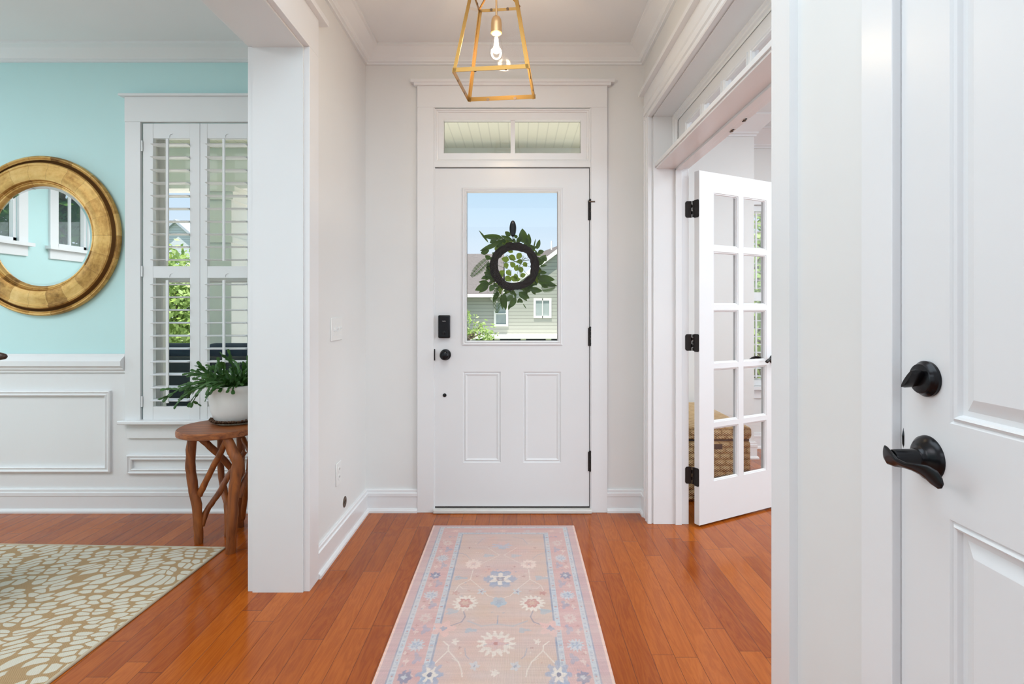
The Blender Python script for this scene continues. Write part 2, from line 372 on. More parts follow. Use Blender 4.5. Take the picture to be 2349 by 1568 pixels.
st(MB().box(-5.2, WLB+.06, -4.2, 3.46, CEIL, CEIL+.15).build('ceiling_dining', 'ceild'), 'pale grey-white ceiling of the aqua dining room', 'ceiling')
# front wall of the hall with door opening and transom
CY = 3.238
dL, dR = PX(995, CY), PX(1356, CY)
dT = PZ(246, CY); dH = PZ(384, CY)
wallx('wall_front', WL-.1, WRB-.05, WY, 3.46, 0, CEIL, [(dL, dR, 0, dT)], 'wall', 'warm white wall around the front door')
# dining front wall
wx0, wx1 = PX(325, WY-.01), PX(592, WY-.01); wz0, wz1 = PZ(965, WY-.01), PZ(281, WY-.01)
wallx('wall_dining_front', -5.2, WL-.1, WY, 3.46, 0, CEIL, [(wx0, wx1, wz0, wz1)], 'teal', 'aqua blue dining room wall with the round mirror')
oY0, oY1, oZ = .3, 2.336, 2.364
wally('wall_left', -1.2, 3.26, WLB+.012, WL, 0, CEIL, [(oY0, oY1, 0, oZ)], 'wall', 'warm white left hall wall with the cased opening to the dining room')
fY0, fY1 = 1.565, 3.075
cd0, cd1 = .20, 1.06       # closed door on right wall
wally('wall_right', -1.2, 3.46, WR, WRB, 0, CEIL, [(fY0, fY1, 0, 2.325), (cd0, cd1, 0, 2.05)], 'wall', 'warm white right hall wall with the opening to the study')
wally('wall_dining_left', -1.2, 3.46, -5.045, -5.0, 0, CEIL, [(.25, .66, 1.90, 2.75), (1.12, 1.9, 1.90, 2.75)], 'teal', 'aqua dining room side wall with two high windows seen in the mirror')
wallx('wall_dining_back', -5.2, WLB, -1.35, -1.2, 0, CEIL, [], 'teal', 'aqua dining room back wall')
wallx('wall_study_back', WRB, 4.7, -1.35, -1.2, 0, CEIL, [], 'wall', 'white study back wall')
wally('wall_study_right', -1.2, 4.95, 4.5, 4.7, 0, CEIL, [], 'wall', 'white study right wall')
wally('wall_study_left', 3.46, 4.62, WRB-.2, WRB, 0, CEIL, [], 'wall', 'white study side wall beyond the hall')
NY = 4.42; NX = PX(1730, NY); FY = 4.75
wallx('wall_study_front', WRB, NX, NY, NY+.2, 0, CEIL, [], 'wall', 'white study wall behind the woven trunk')
sx0, sx1 = 2.0, 2.60; sz0, sz1 = PZ(885, FY), PZ(470, FY)
wallx('wall_study_far', NX-.2, 4.7, FY, FY+.2, 0, CEIL, [(sx0, sx1, sz0, sz1)], 'wall', 'white study wall set back with the shuttered window')
wallx('wall_back', -5.2, 4.7, -4.2, -4.05, 0, CEIL, [], 'wall', 'white living room wall behind the viewer')
wally('wall_living_left', -4.05, -1.35, -5.2, -5.0, 0, CEIL, [], 'wall', 'white living room left wall')
wally('wall_living_right', -4.05, -1.35, 4.5, 4.7, 0, CEIL, [], 'wall', 'white living room right wall')

# crown mouldings (p = projection, d = drop)
def crownprof(p, d): return [(0, 0), (p, 0), (p, -.012), (p-.012, -.016), (p*.72, -d*.30), (p*.36, -d*.62), (.026, -d*.78), (.026, -d*.86), (.014, -d*.9), (.014, -d), (0, -d)]
b = MB()
cp = crownprof(.097, .092)
b.prism(cp, (WL, WY, CEIL), -Y_, Z_, X_*(WR-WL), 1, -1)
b.prism(cp, (WL, -1.2, CEIL), X_, Z_, Y_*(WY+1.2), 0, -1)
b.prism(cp, (WR, -1.2, CEIL), -X_, Z_, Y_*(WY+1.2), 0, -1)
st(b.build('trim_1', 'ceil', smooth=True, ang=12), 'white crown moulding around the hall ceiling')
b = MB(); cp = crownprof(.115, .075)
b.prism(cp, (-5.0, WY, CEIL), -Y_, Z_, X_*(5.0+WLB), 1, -1)
b.prism(cp, (-5.0, -1.2, CEIL), X_, Z_, Y_*(WY+1.2), 0, -1)
st(b.build('trim_2', 'trimd', smooth=True, ang=12), 'white crown moulding above the aqua dining room wall')
b = MB(); cp = crownprof(.14, .15)
b.prism(cp, (WRB, NY, CEIL), -Y_, Z_, X_*(NX-WRB), 0, 1)
b.prism(cp, (NX, NY, CEIL), X_, Z_, Y_*(FY-NY), -1, -1)
b.prism(cp, (NX, FY, CEIL), -Y_, Z_, X_*(4.5-NX), 1, 0)
st(b.build('trim_3', 'trim', smooth=True, ang=12), 'white crown moulding turning the study corner')

# baseboards
def baseprof(h=.137): return [(0, 0), (.030, 0), (.030, .012), (.024, .022), (.017, .024), (.017, h-.042), (.021, h-.040), (.021, h-.022), (.014, h-.018), (.014, h-.004), (.010, h), (0, h)]
bp = baseprof()
cL, cR = PX(957, CY), PX(1393, CY)
def bb(name, label, segs, mat='trim', prof=None):
    b = MB()
    for o, u, wv, m0, m1 in segs: b.prism(prof or bp, o, u, Z_, wv, m0, m1)
    return st(b.build(name, mat, smooth=True, ang=25), label, 'baseboard')
bb('baseboard_front_left', 'white baseboard between the left corner and the front door casing', [((WL, WY, 0), -Y_, X_*(cL-WL), 1, 0)])
bb('baseboard_front_right', 'short white baseboard right of the front door casing', [((cR, WY, 0), -Y_, X_*(WR-cR), 0, -1)])
bb('baseboard_left', 'white baseboard along the left hall wall under the round metal fitting', [((WL, 2.437, 0), X_, Y_*(WY-2.437), 0, -1)])
bb('baseboard_right', 'tiny white baseboard piece in the right corner of the hall', [((WR, 3.165, 0), -X_, Y_*(WY-3.165), 0, -1)])
dbp = baseprof(.142)
bb('baseboard_dining', 'white baseboard under the dining room wainscot', [((-5.0, WY-.006, 0), -Y_, X_*(5.0+WLB), 0, 0)], 'trimd', dbp)
bb('baseboard_study', 'white baseboard of the study behind the trunk', [((WRB, NY, 0), -Y_, X_*(NX-WRB), 0, 1), ((NX, NY, 0), X_, Y_*(FY-NY), -1, -1), ((NX, FY, 0), -Y_, X_*(4.5-NX), 1, 0)])
bb('baseboard_right_hall', 'white baseboard on the near right wall', [((WR, 1.165, 0), -X_, Y_*(1.46-1.165), 0, 0)])

# dining wainscot, chair rail, panel mouldings
crX = PX(284, 3.22)
b = MB(); wtop = .945
b.box(-5.0, PX(286, CY), WY-.006, WY, 0, wtop)
b.box(PX(286, CY), WLB, WY-.006, WY, 0, PZ(965, CY)-.01)
st(b.build('trim_4', 'trimd'), 'white wainscot panel under the aqua wall')
cr_ = [(0, .954), (.012, .954), (.014, .940), (.030, .926), (.040, .912), (.040, .884), (.028, .876), (.024, .868), (.024, .862), (.012, .852), (.012, .842), (0, .842)]
b = MB(); b.prism(cr_, (-5.0, WY-.006, 0), -Y_, Z_, X_*(5.0+PX(281, 3.22)), 0, -.25)
st(b.build('trim_5', 'trimd', smooth=True, ang=25), 'white chair rail ending at the window casing')
pp = [(0, 0), (0, .018), (.007, .022), (.013, .016), (.020, .014), (.026, .020), (.032, .016), (.034, 0)]
b = MB(); b.frame((0, WY-.006, 0), X_, Z_, -Y_, -3.95, PX(252, CY), PZ(1083, CY), PZ(896, CY), pp)
st(b.build('trim_6', 'trimd', smooth=True, ang=25), 'white rectangular picture-frame moulding on the wainscot')
b = MB(); b.frame((0, WY-.006, 0), X_, Z_, -Y_, PX(290, CY), PX(630, CY), PZ(1087, CY), PZ(1043, CY), pp)
st(b.build('trim_7', 'trimd', smooth=True, ang=25), 'narrow white panel moulding under the dining window')
# dining window casing
b = MB(); cy0 = CY
b.box(PX(286, cy0), wx0, cy0, WY, PZ(966, cy0), wz1); b.box(wx1, PX(631, cy0), cy0, WY, PZ(966, cy0), wz1)
b.box(PX(286, cy0), PX(631, cy0), cy0-.003, WY, wz1, PZ(222, cy0))
b.box(PX(271, cy0-.02), PX(646, cy0-.02), cy0-.024, WY, PZ(222, cy0), PZ(214, cy0-.02))
b.box(PX(290, cy0), PX(627, cy0), cy0, WY-.006, PZ(1005, cy0), PZ(974, cy0))
st(b.build('trim_8', 'trimd', bevel=.0015), 'flat white casing and header around the shuttered dining window')
st(MB().box(PX(268, 3.2), PX(650, 3.2), 3.195, WY+.10, PZ(974, 3.2), PZ(965, 3.2)).build('trim_9', 'trimd', bevel=.006, smooth=True), 'white window stool under the dining shutters')
# window jamb liner + sashes
def window(name, label, x0, x1, z0, z1, y0, y1, midz, mat='vinyl', muntin=False):
    w = thing(name, label, 'window', ((x0+x1)/2, y0+.08, z0), kind='structure')
    b = MB(); t = .012
    b.box(x0, x0+t, y0+.04, y1, z0, z1); b.box(x1-t, x1, y0+.04, y1, z0, z1); b.box(x0, x1, y0+.04, y1, z1-t, z1); b.box(x0, x1, y0+.04, y1, z0, z0+t)
    b.build('window_frame', mat, w)
    for nm, a, c, yy in (('upper_sash', midz-.02, z1-t, y0+.13), ('lower_sash', z0+t, midz+.02, y0+.10)):
        b = MB(); b.frame((0, yy, 0), X_, Z_, -Y_, x0+t, x1-t, a, c, [(0, -.028), (0, 0), (.034, 0), (.040, -.008), (.040, -.028)])
        if muntin: b.box((x0+x1)/2-.009, (x0+x1)/2+.009, yy, yy+.02, a, c)
        s_ = b.build(nm, mat, w)
        MB().box(x0+t+.03, x1-t-.03, yy+.012, yy+.016, a+.03, c-.03).build('pane', 'glass', s_)
    return w
window('window_1', 'double-hung dining room window behind the white shutters', wx0, wx1, wz0, wz1, WY, 3.46, PZ(640, 3.38))
window('window_2', 'study window behind narrow white shutters', sx0, sx1, sz0, sz1, FY, FY+.2, PZ(682, FY))
# shutters
def shutter(x0, x1, z0, z1, zm0, zm1, yf, stl, str_, rt, rb, label, hinges, group, nl=10, lw=.089):
    t = thing('plantation_shutter', label, 'shutter', ((x0+x1)/2, yf, z0), group=group)
    b = MB(); th = .028
    b.box(x0, x0+stl, yf, yf+th, z0, z1); b.box(x1-str_, x1, yf, yf+th, z0, z1)
    b.box(x0+stl, x1-str_, yf+.001, yf+th-.001, z1-rt, z1); b.box(x0+stl, x1-str_, yf+.001, yf+th-.001, zm0, zm1); b.box(x0+stl, x1-str_, yf+.001, yf+th-.001, z0, z0+rb)
    b.build('shutter_frame', 'trimd', t, bevel=.0015)
    a0, a1 = x0+stl+.002, x1-str_-.002; yc = yf+th/2
    for lo, hi in ((zm1, z1-rt), (z0+rb, zm0)):
        pitch = (hi-lo)/nl
        for i in range(nl):
            b = MB()
            z = lo+pitch*(i+.5); n = 14; ring = []
            tl = math.radians(2.5)
            for k in range(n):
                a = 2*PI*k/n; dy = math.cos(a)*lw/2; dz = math.sin(a)*.0050
                ring.append((yc+dy*math.cos(tl)-dz*math.sin(tl), z+dy*math.sin(tl)+dz*math.cos(tl)))
            vs = [(xx, r[0], r[1]) for xx in (a0, a1) for r in ring]
            b.add(vs, [(k, (k+1) % n, n+(k+1) % n, n+k) for k in range(n)]+[tuple(range(n-1, -1, -1)), tuple(range(n, 2*n))])
            b.build('louver', 'trimd', t, smooth=True)
        xm = (a0+a1)/2
        MB().box(xm-.0075, xm+.0075, yc-lw/2-.012, yc-lw/2-.001, lo+pitch*.35, hi-pitch*.2).build('tilt_rod', 'trimd', t, bevel=.002)
        # notch for the rod above each bay
        MB().tube([(xm-.012, yf-.001, hi+.004), (xm-.010, yf-.001, hi+.018), (xm-.002, yf-.001, hi+.026), (xm+.006, yf-.001, hi+.026)], .0018, 6).build('rod_notch', 'trimd', t)
    if hinges:
        for z in hinges:
            MB().lathe([(.005, -.032), (.005, .032)], (x0-.003, yf-.005, z), n=10).build('hinge', 'trimd', t, smooth=True)
    return t
sy = 3.2445
sP = [PX(v, sy) for v in (328, 458.5, 590)]
zt, zb = PZ(283, sy), PZ(962, sy); zm0, zm1 = PZ(637, sy), PZ(610, sy)
shutter(sP[0], sP[1]-.001, zb, zt, zm0, zm1, sy, PX(351, sy)-sP[0], sP[1]-PX(436, sy), zt-PZ(317, sy), PZ(932, sy)-zb,
        'white louvered shutter panel with hinges, next to the aqua wall', [PZ(335, sy), PZ(622, sy), PZ(920, sy)], 'shutters in the dining window')
shutter(sP[1]+.001, sP[2], zb, zt, zm0, zm1, sy, PX(475, sy)-sP[1], sP[2]-PX(567, sy), zt-PZ(317, sy), PZ(932, sy)-zb,
        'white louvered shutter panel beside the pillar, partly behind the potted plant', [], 'shutters in the dining window')
fy = FY+.01
q = [sx0+.002, (sx0+sx1)/2-.08, sx1-.002]
q[1] = PX(1757, fy)
shutter(q[0], q[1], sz0+.002, sz1-.002, PZ(690, fy), PZ(670, fy), fy, .035, q[1]-PX(1748, fy), sz1-PZ(484, fy), PZ(872, fy)-sz0,
        'narrow white shutter panel seen through the glass study door', [], None, 10, .064)
b = MB(); b.box(sx1+.0, sx1+.09, FY-.02, FY, sz0, sz1); b.box(NX+.005, sx0, FY-.02, FY, sz0, sz1); b.box(NX+.005, sx1+.09, FY-.022, FY, sz1, sz1+.13)
b.box(NX+.005, sx1+.10, FY-.06, FY, sz0-.025, sz0); b.box(NX+.005, sx1+.09, FY-.016, FY, sz0-.105, sz0-.025)
st(b.build('trim_10', 'trim', bevel=.001), 'white casing around the study window')
# high windows in left dining wall, seen in mirror
for i, (a, c) in enumerate(((.25, .66), (1.12, 1.9))):
    w = thing('window_%d' % (3+i), ['smaller high window reflected on the right of the mirror', 'wider high window reflected at the left of the mirror'][i], 'window', (-5.0, (a+c)/2, 1.90), kind='structure')
    b = MB(); b.box(-5.045, -5.005, a, a+.035, 1.90, 2.75); b.box(-5.045, -5.005, c-.035, c, 1.90, 2.75); b.box(-5.045, -5.005, a, c, 1.90, 1.94); b.box(-5.045, -5.005, a, c, 2.66, 2.75)
    b.box(-5.04, -5.02, (a+c)/2-.011, (a+c)/2+.011, 1.90, 2.75)
    b.build('window_frame', 'trimd', w)
    b = MB(); b.box(-5.0, -4.978, a-.10, a, 1.90, 2.62); b.box(-5.0, -4.978, c, c+.10, 1.90, 2.62); b.box(-5.0, -4.976, a-.10, c+.10, 2.56, 2.68); b.box(-5.0, -4.96, a-.12, c+.12, 2.68, 2.70)
    b.box(-5.0, -4.94, a-.14, c+.14, 1.865, 1.90); b.box(-5.0, -4.98, a-.10, c+.10, 1.765, 1.865)
    b.build('window_casing', 'trimd', w)
    MB().box(-5.030, -5.026, a+.03, c-.03, 1.93, 2.67).build('pane', 'glass', w)

# cased opening hall/dining: jamb lining + casings
b = MB()
b.box(WL-.006, WL+.020, oY1-.004, 2.437, 0, oZ-.004)           # far leg hall side
b.box(WL-.006, WL+.020, oY0-.1, 2.437, oZ-.004, 2.53)           # head
b.box(WL, WL+.045, oY0-.2, 2.50, 2.53, 2.556)                    # cap
b.box(WL, WL+.020, oY0-.1, oY0+.004, 0, oZ)
st(b.build('trim_11', 'trim', bevel=.0015), 'flat white casing on the left hall wall around the dining opening')
b = MB()
b.box(WLB-.012, WLB+.012, oY1-.004, 2.437, 0, oZ-.004); b.box(WLB-.012, WLB+.012, oY0-.1, 2.437, oZ-.004, 2.53); b.box(WLB-.012, WLB+.012, oY0-.1, oY0+.004, 0, oZ)
b.box(WLB-.035, WLB+.012, oY0-.2, 2.50, 2.53, 2.556)
st(b.build('trim_12', 'trimd', bevel=.0015), 'white casing on the dining side of the wide opening')
b = MB(); b.box(WLB+.012, WL-.006, oY1-.012, oY1, 0, oZ-.012); b.box(WLB+.012, WL-.006, oY0, oY1, oZ-.012, oZ); b.box(WLB+.012, WL-.006, oY0, oY0+.012, 0, oZ-.012)
st(b.build('trim_13', 'trimd'), 'smooth white jamb pillar at the end of the left hall wall')

# ------------------------------------------------------------ front door surround
b = MB()
b.box(cL, dL, CY, WY, 0, dT); b.box(dR, cR, CY, WY, 0, dT)
b.box(cL, cR, CY-.001, WY, dT, PZ(192, CY))
b.box(PX(950, CY), PX(1401, CY), CY-.016, WY, PZ(197, CY), PZ(189, CY))
b.box(PX(943, CY), PX(1408, CY), CY-.024, WY, PZ(191, CY), PZ(184, CY))
st(b.build('trim_14', 'trim', bevel=.0015), 'flat white casing with capped header around the front door')
# jamb between
b = MB(); jt = .006
b.box(dL, dL+jt, 3.245, 3.46, 0, dT); b.box(dR-jt, dR, 3.245, 3.46, 0, dT)
b.box(dL, dR, 3.243, 3.46, dH+.004, PZ(371, 3.243)); b.box(dL, dR, 3.26, 3.46, dT-jt, dT)
b.box(dL+jt, dL+jt+.012, 3.305, 3.46, 0, dH); b.box(dR-jt-.012, dR-jt, 3.305, 3.46, 0, dH); b.box(dL, dR, 3.305, 3.46, dH-.012, dH+.004)
st(b.build('trim_15', 'trim', bevel=.001), 'white front door jamb and transom bar')
b = MB(); b.box(dL+jt+.0005, dL+jt+.0115, 3.296, 3.304, .02, dH-.001); b.box(dR-jt-.0115, dR-jt-.0005, 3.296, 3.304, .02, dH-.001); b.box(dL+jt, dR-jt, 3.296, 3.304, dH-.008, dH+.003); b.box(dL+jt, dR-jt, 3.296, 3.304, .018, .030)
st(b.build('trim_16', 'blackgap'), 'dark weatherstrip showing in the gap around the front door')
st(MB().box(dL-.003, dR+.003, 3.215, 3.46, 0, .024).build('trim_17', 'thresh', bevel=.006, smooth=True), 'worn white threshold under the front door', 'threshold')
# transom window
tw = thing('window_5', 'two-pane transom window above the front door', 'window', ((dL+dR)/2, 3.25, PZ(370, CY)), kind='structure')
gy = 3.30; gx0, gx1, gz0, gz1 = PX(1018, 3.27), PX(1332, 3.27), PZ(352, 3.27), PZ(276, 3.27)
fx0, fx1, fz0, fz1 = dL+jt, dR-jt, PZ(370, CY), dT-jt
b = MB(); e_ = gx0-fx0; e2 = min(e_, (fz1-fz0-(gz1-gz0))/2)
pr = [(0, 0), (.006, 0), (.009, -.006), (.016, -.008), (.019, -.014), (.024, -.014)]
b.frame((0, 3.247, 0), X_, Z_, -Y_, fx0, fx1, fz0, fz1, pr)
# flat sash face
for (a, c, d, e3) in ((fx0+.024, gx0, fz0+.024, fz1-.024), (gx1, fx1-.024, fz0+.024, fz1-.024), (gx0, gx1, fz0+.024, gz0), (gx0, gx1, gz1, fz1-.024)): b.box(a, c, 3.261, 3.30, d, e3)
xm = PX(1176.5, 3.28); b.box(xm-.013, xm+.013, 3.268, 3.30, gz0, gz1)
b.build('sash', 'trim', tw)
MB().frame((0, 3.300, 0), X_, Z_, -Y_, gx0-.004, gx1+.004, gz0-.004, gz1+.004, [(0, -.001), (0, .001), (.005, .001), (.005, -.001)]).build('glazing_bead', 'brown', tw)
for a, c in ((gx0, xm-.013), (xm+.013, gx1)): MB().box(a, c, 3.304, 3.308, gz0, gz1).build('pane', 'glass', tw)

# ------------------------------------------------------------ front door
DY = 3.25
ex0, ex1, ez0, ez1 = PX(998, DY), PX(1351.5, DY), .034, PZ(386, DY)
d1 = thing('door_1', 'white front door with a tall glass lite and two lower panels', 'door', ((ex0+ex1)/2, DY, ez0), kind='structure')
lx0, lx1, lz0, lz1 = PX(1070.5, DY), PX(1279, DY), PZ(781, DY), PZ(439, DY)
pn = [(PX(a, DY), PX(c, DY), PZ(1061, DY), PZ(852, DY)) for a, c in ((1062, 1149), (1200, 1287))]
b = MB()
th = .044
def holeslab(b, x0, x1, z0, z1, holes, y0, y1):
    xs = sorted({x0, x1, *[h[0] for h in holes], *[h[1] for h in holes]}); zs = sorted({z0, z1, *[h[2] for h in holes], *[h[3] for h in holes]})
    for i in range(len(xs)-1):
        run = None
        for j in range(len(zs)-1):
            cx, cz = (xs[i]+xs[i+1])/2, (zs[j]+zs[j+1])/2
            inh = any(h[0] < cx < h[1] and h[2] < cz < h[3] for h in holes)
            if not inh:
                if run is None: run = zs[j]
            if (inh or j == len(zs)-2) and run is not None:
                b.box(xs[i], xs[i+1], y0, y1, run, zs[j] if inh else zs[j+1]); run = None
holeslab(b, ex0, ex1, ez0, ez1, [(lx0, lx1, lz0, lz1)]+pn, DY, DY+th)
b.build('slab', 'door', d1)
b = MB(); b.frame((0, DY, 0), X_, Z_, -Y_, PX(1060, DY), PX(1290.5, DY), PZ(792, DY), PZ(430, DY), [(0, 0), (.003, .007), (.010, .009), (.017, .005), (.021, .010), (.0265, .008), (.0275, -.02)])
b.build('lite_frame', 'door', d1, smooth=True, ang=20)
b = MB()
for (a, c, d, e3) in pn: b.frame((0, DY, 0), X_, Z_, -Y_, a, c, d, e3, [(0, 0), (.006, -.006), (.010, -.007), (.016, -.001), (.020, -.003), (.048*.6, -.006), (.030, -.0055)], fill=True)
b.build('raised_panels', 'door', d1, smooth=True, ang=12)
MB().frame((0, DY+.015, 0), X_, Z_, -Y_, lx0-.003, lx1+.003, lz0-.003, lz1+.003, [(0, -.001), (0, .001), (.0045, .001), (.0045, -.001)]).build('glazing_gasket', 'blackgap', d1)
MB().box(lx0, lx1, DY+.02, DY+.024, lz0, lz1).build('pane', 'glass', d1)
b = MB(); b.box(PX(1005.5, DY-.02), PX(1032.5, DY-.02), DY-.032, DY, PZ(775, DY-.02), PZ(722.5, DY-.02)); lockb = b.build('smart_lock', 'black', d1, bevel=.007, smooth=True, seg=3)
lx = PX(1018.5, DY-.03); lz = PZ(763, DY-.03)
MB().lathe([(.0115, 0), (.0115, .003), (.009, .004)], (lx, DY-.032, lz), (0, -1, 0), 24).build('turn_knob', 'black', lockb, smooth=True)
MB().box(lx-.002, lx+.002, DY-.044, DY-.034, lz-.010, lz+.011).build('thumb_turn', 'bronze', lockb, bevel=.0015)
def text(body, size, loc, rot, mat, parent, name):
    cu = bpy.data.curves.new(name, 'FONT'); cu.body = body; cu.size = size; cu.extrude = .0002; cu.align_x = 'CENTER'; cu.align_y = 'CENTER'
    o = bpy.data.objects.new(name, cu); COL.objects.link(o)
    dg = bpy.context.evaluated_depsgraph_get(); me = bpy.data.meshes.new_from_object(o.evaluated_get(dg)); bpy.data.objects.remove(o)
    ob = bpy.data.objects.new(name, me); COL.objects.link(ob); me.materials.clear(); me.materials.append(M[mat])
    ob.parent = parent; L = Vector((0, 0, 0)); q = parent
    while q: L += q.location; q = q.parent
    ob.location = Vector(loc)-L; ob.rotation_euler = rot; return ob
text('hugolog', .0062, (PX(1018.3, DY-.033), DY-.0325, PZ(736, DY-.033)), (PI/2, 0, 0), 'plastic', lockb, 'lock_lettering')
kx, kz = PX(1019, DY-.03), PZ(814, DY-.03)
kb = MB().lathe([(.033, 0), (.034, .003), (.031, .010), (.014, .014), (.012, .030), (.020, .036), (.027, .046), (.028, .056), (.022, .064), (.008, .067)], (kx+.004, DY, kz), (0, -1, 0), 40).build('door_knob', 'black', d1, smooth=True, ang=50)
MB().lathe([(.0115, 0), (.011, .004), (.006, .006)], (PX(1020, DY), DY, PZ(906, DY)), (0, -1, 0), 24).build('black_plug', 'black', d1, smooth=True)
for (a, c) in ((460, 505), (752, 793), (1036, 1080)):
    z0, z1 = PZ(c, DY), PZ(a, DY); hx = PX(1353.5, DY); b = MB()
    for i in range(5): h = (z1-z0)/5; b.lathe([(.0065, .0008), (.0065, h-.0008)], (hx, DY-.006, z0+i*h), n=14)
    b.lathe([(.008, 0), (.008, .005), (.003, .009)], (hx, DY-.006, z1), n=14); b.box(hx-.012, hx, DY-.0015, DY, z0, z1)
    b.build('hinge', 'bronze', d1, smooth=True)
MB().box(PX(1350, DY), PX(1364, DY), DY-.018, DY-.010, PZ(464.5, DY), PZ(462, DY)).build('hinge_stop_pin', 'brown', d1)
MB().box(ex0, ex1, DY-.001, DY+.03, .028, .034).build('door_sweep', 'blackgap', d1)
MB().box(dL+.0015, dL+jt+.0015, 3.2415, 3.246, PZ(826, DY), PZ(800, DY)).build('strike_plate', 'bronze', d1)

# ------------------------------------------------------------ wreath outside the glass and its hook
rng = random.Random(4)
WYY = 3.36; wc = Vector((PX(1180, WYY), WYY, PZ(611, WYY)))
wr = thing('wreath', 'dark grapevine wreath with green leaves hanging on the front door glass', 'wreath', tuple(wc))
R0, r0 = .128, .026
b = MB()
for k in range(34):
    ph = rng.uniform(0, 2*PI); ofs = rng.uniform(0, r0*.9); rot = rng.uniform(0, 2*PI); tw = rng.uniform(-5, 5); pts = []
    for i in range(41):
        a = 2*PI*i/40+ph; q_ = rot+tw*a; rr = R0+ofs*math.cos(q_)+rng.uniform(-.0015, .0015); pts.append((wc.x+rr*math.cos(a), wc.y+ofs*.8*math.sin(q_), wc.z+rr*math.sin(a)))
    b.tube(pts, .0068, 6, False)
b.build('grapevine_ring', 'vine', wr, smooth=True)
def leaf(b, base, d, nrm, L, wd, curl=.15, n=6):
    d = Vector(d).normalized(); nrm = Vector(nrm); s_ = d.cross(nrm).normalized(); nrm = s_.cross(d).normalized(); base = Vector(base); vs = []; fs = []
    for i in range(n+1):
        t = i/n; w_ = wd/2*math.sin(PI*min(1, t**.8*.98+.02))**.8; c_ = base+d*L*t+nrm*(-curl*L*t*t); 
        vs += [c_-s_*w_+nrm*w_*.25, c_, c_+s_*w_+nrm*w_*.25]
    for i in range(n):
        o = i*3; fs += [(o, o+1, o+4, o+3), (o+1, o+2, o+5, o+4)]
    b.add(vs, fs)
P = lambda x, y, dy=0: Vector((PX(x, WYY+dy), WYY+dy, PZ(y, WYY+dy)))
def cp7(cx, cy): return 1040+cx/4.126, 420+cy/4.126
b = MB(); b2 = MB(); bf = MB()
big = [((470, 520), (270, 500), 50), ((430, 570), (250, 640), 42), ((340, 640), (255, 655), 55), ((330, 560), (240, 440), 18), ((540, 500), (490, 455), 40), ((560, 540), (450, 490), 34), ((660, 560), (655, 430), 75),
       ((710, 600), (715, 470), 50), ((760, 610), (780, 520), 12), ((790, 620), (825, 520), 35), ((800, 660), (858, 640), 40), ((800, 780), (870, 670), 62), ((850, 700), (880, 740), 45), ((820, 840), (885, 850), 35),
       ((800, 890), (965, 915), 60), ((800, 930), (980, 965), 52), ((830, 960), (900, 990), 30), ((720, 1000), (845, 1020), 48), ((740, 1000), (780, 1055), 30), ((620, 1030), (722, 1095), 60), ((640, 1060), (700, 1115), 25),
       ((560, 1060), (500, 1120), 45), ((590, 1080), (535, 1180), 50), ((480, 1040), (490, 1205), 52), ((455, 1050), (470, 1190), 40), ((540, 1140), (520, 1200), 26), ((420, 1020), (380, 1130), 45), ((430, 1040), (395, 1050), 40),
       ((340, 950), (205, 1010), 62), ((330, 940), (240, 935), 40), ((330, 980), (240, 1035), 30), ((380, 960), (345, 1025), 48), ((320, 880), (262, 905), 34), ((360, 820), (300, 920), 60), ((350, 870), (290, 840), 44), ((350, 720), (300, 680), 40),
       ((620, 1100), (660, 1130), 30), ((660, 1140), (690, 1190), 10), ((640, 1090), (600, 1130), 34), ((700, 560), (680, 520), 40), ((600, 520), (580, 480), 30), ((760, 640), (730, 590), 40), ((420, 520), (330, 560), 44), ((480, 540), (330, 590), 40)]
for (s0, s1, wd) in big:
    p0 = P(*cp7(*s0)); p1 = P(*cp7(*s1)); p0.y += rng.uniform(-.02, .03); p1.y += rng.uniform(-.02, .04)
    leaf(b, p0, p1-p0, (rng.uniform(-.5, .5), -1, rng.uniform(-.4, .4)), (p1-p0).length, wd/4.126*WYY/F*1.15, rng.uniform(-.1, .2))
for k in range(120):
    a = rng.uniform(0, 2*PI); rr = R0+rng.uniform(.005, .035); p0 = wc+Vector((rr*math.cos(a), rng.uniform(.0, .04), rr*math.sin(a)))
    aa = a+rng.uniform(-1.2, 1.2); leaf(b if k % 3 else b2, p0, (math.cos(aa), rng.uniform(-.3, .5), math.sin(aa)), (rng.uniform(-.6, .6), -1, rng.uniform(-.6, .6)), rng.uniform(.025, .05), rng.uniform(.015, .026))
# little round leaves in the middle
for (cx, cy) in ((560, 705), (500, 780), (560, 770), (625, 740), (460, 845), (525, 850), (600, 800), (640, 820), (520, 905), (590, 880), (660, 870), (490, 720), (570, 900), (540, 640), (620, 690), (680, 770), (610, 910), (440, 880)):
    p0 = P(*cp7(cx, cy), .01); a = rng.uniform(0, 2*PI); L = rng.uniform(.036, .050)
    dd = Vector((math.cos(a), rng.uniform(-.2, .2), math.sin(a))); leaf(b2, p0-dd*L/2, dd, (rng.uniform(-.3, .3), -1, rng.uniform(-.3, .3)), L, L*.8, .05)
for (s0, s1, n_) in (((330, 720), (170, 880), 17), ((420, 980), (410, 1225), 18), ((830, 1000), (960, 975), 12)):
    p0 = P(*cp7(*s0), .01); p1 = P(*cp7(*s1), .01); d_ = p1-p0; s_ = d_.cross(Vector((0, 1, 0))).normalized()
    bf.tube([p0, p1], .0011, 5)
    for i in range(n_):
        t = (i+.5)/n_; Lf = .034*(math.sin(PI*min(1, .25+t*.72)))**.8+.004
        for sg in (-1, 1): leaf(bf, p0+d_*t, s_*sg+d_.normalized()*.55, (0, -1, 0), Lf, .0062, .1, 3)
b.build('leaves', 'wleaf', wr); tag(b2.build('bright_leaves', 'wleaf2', wr), 'yellow-green backlit leaves'); bf.build('fern_fronds', 'wleaf', wr)
b = MB()
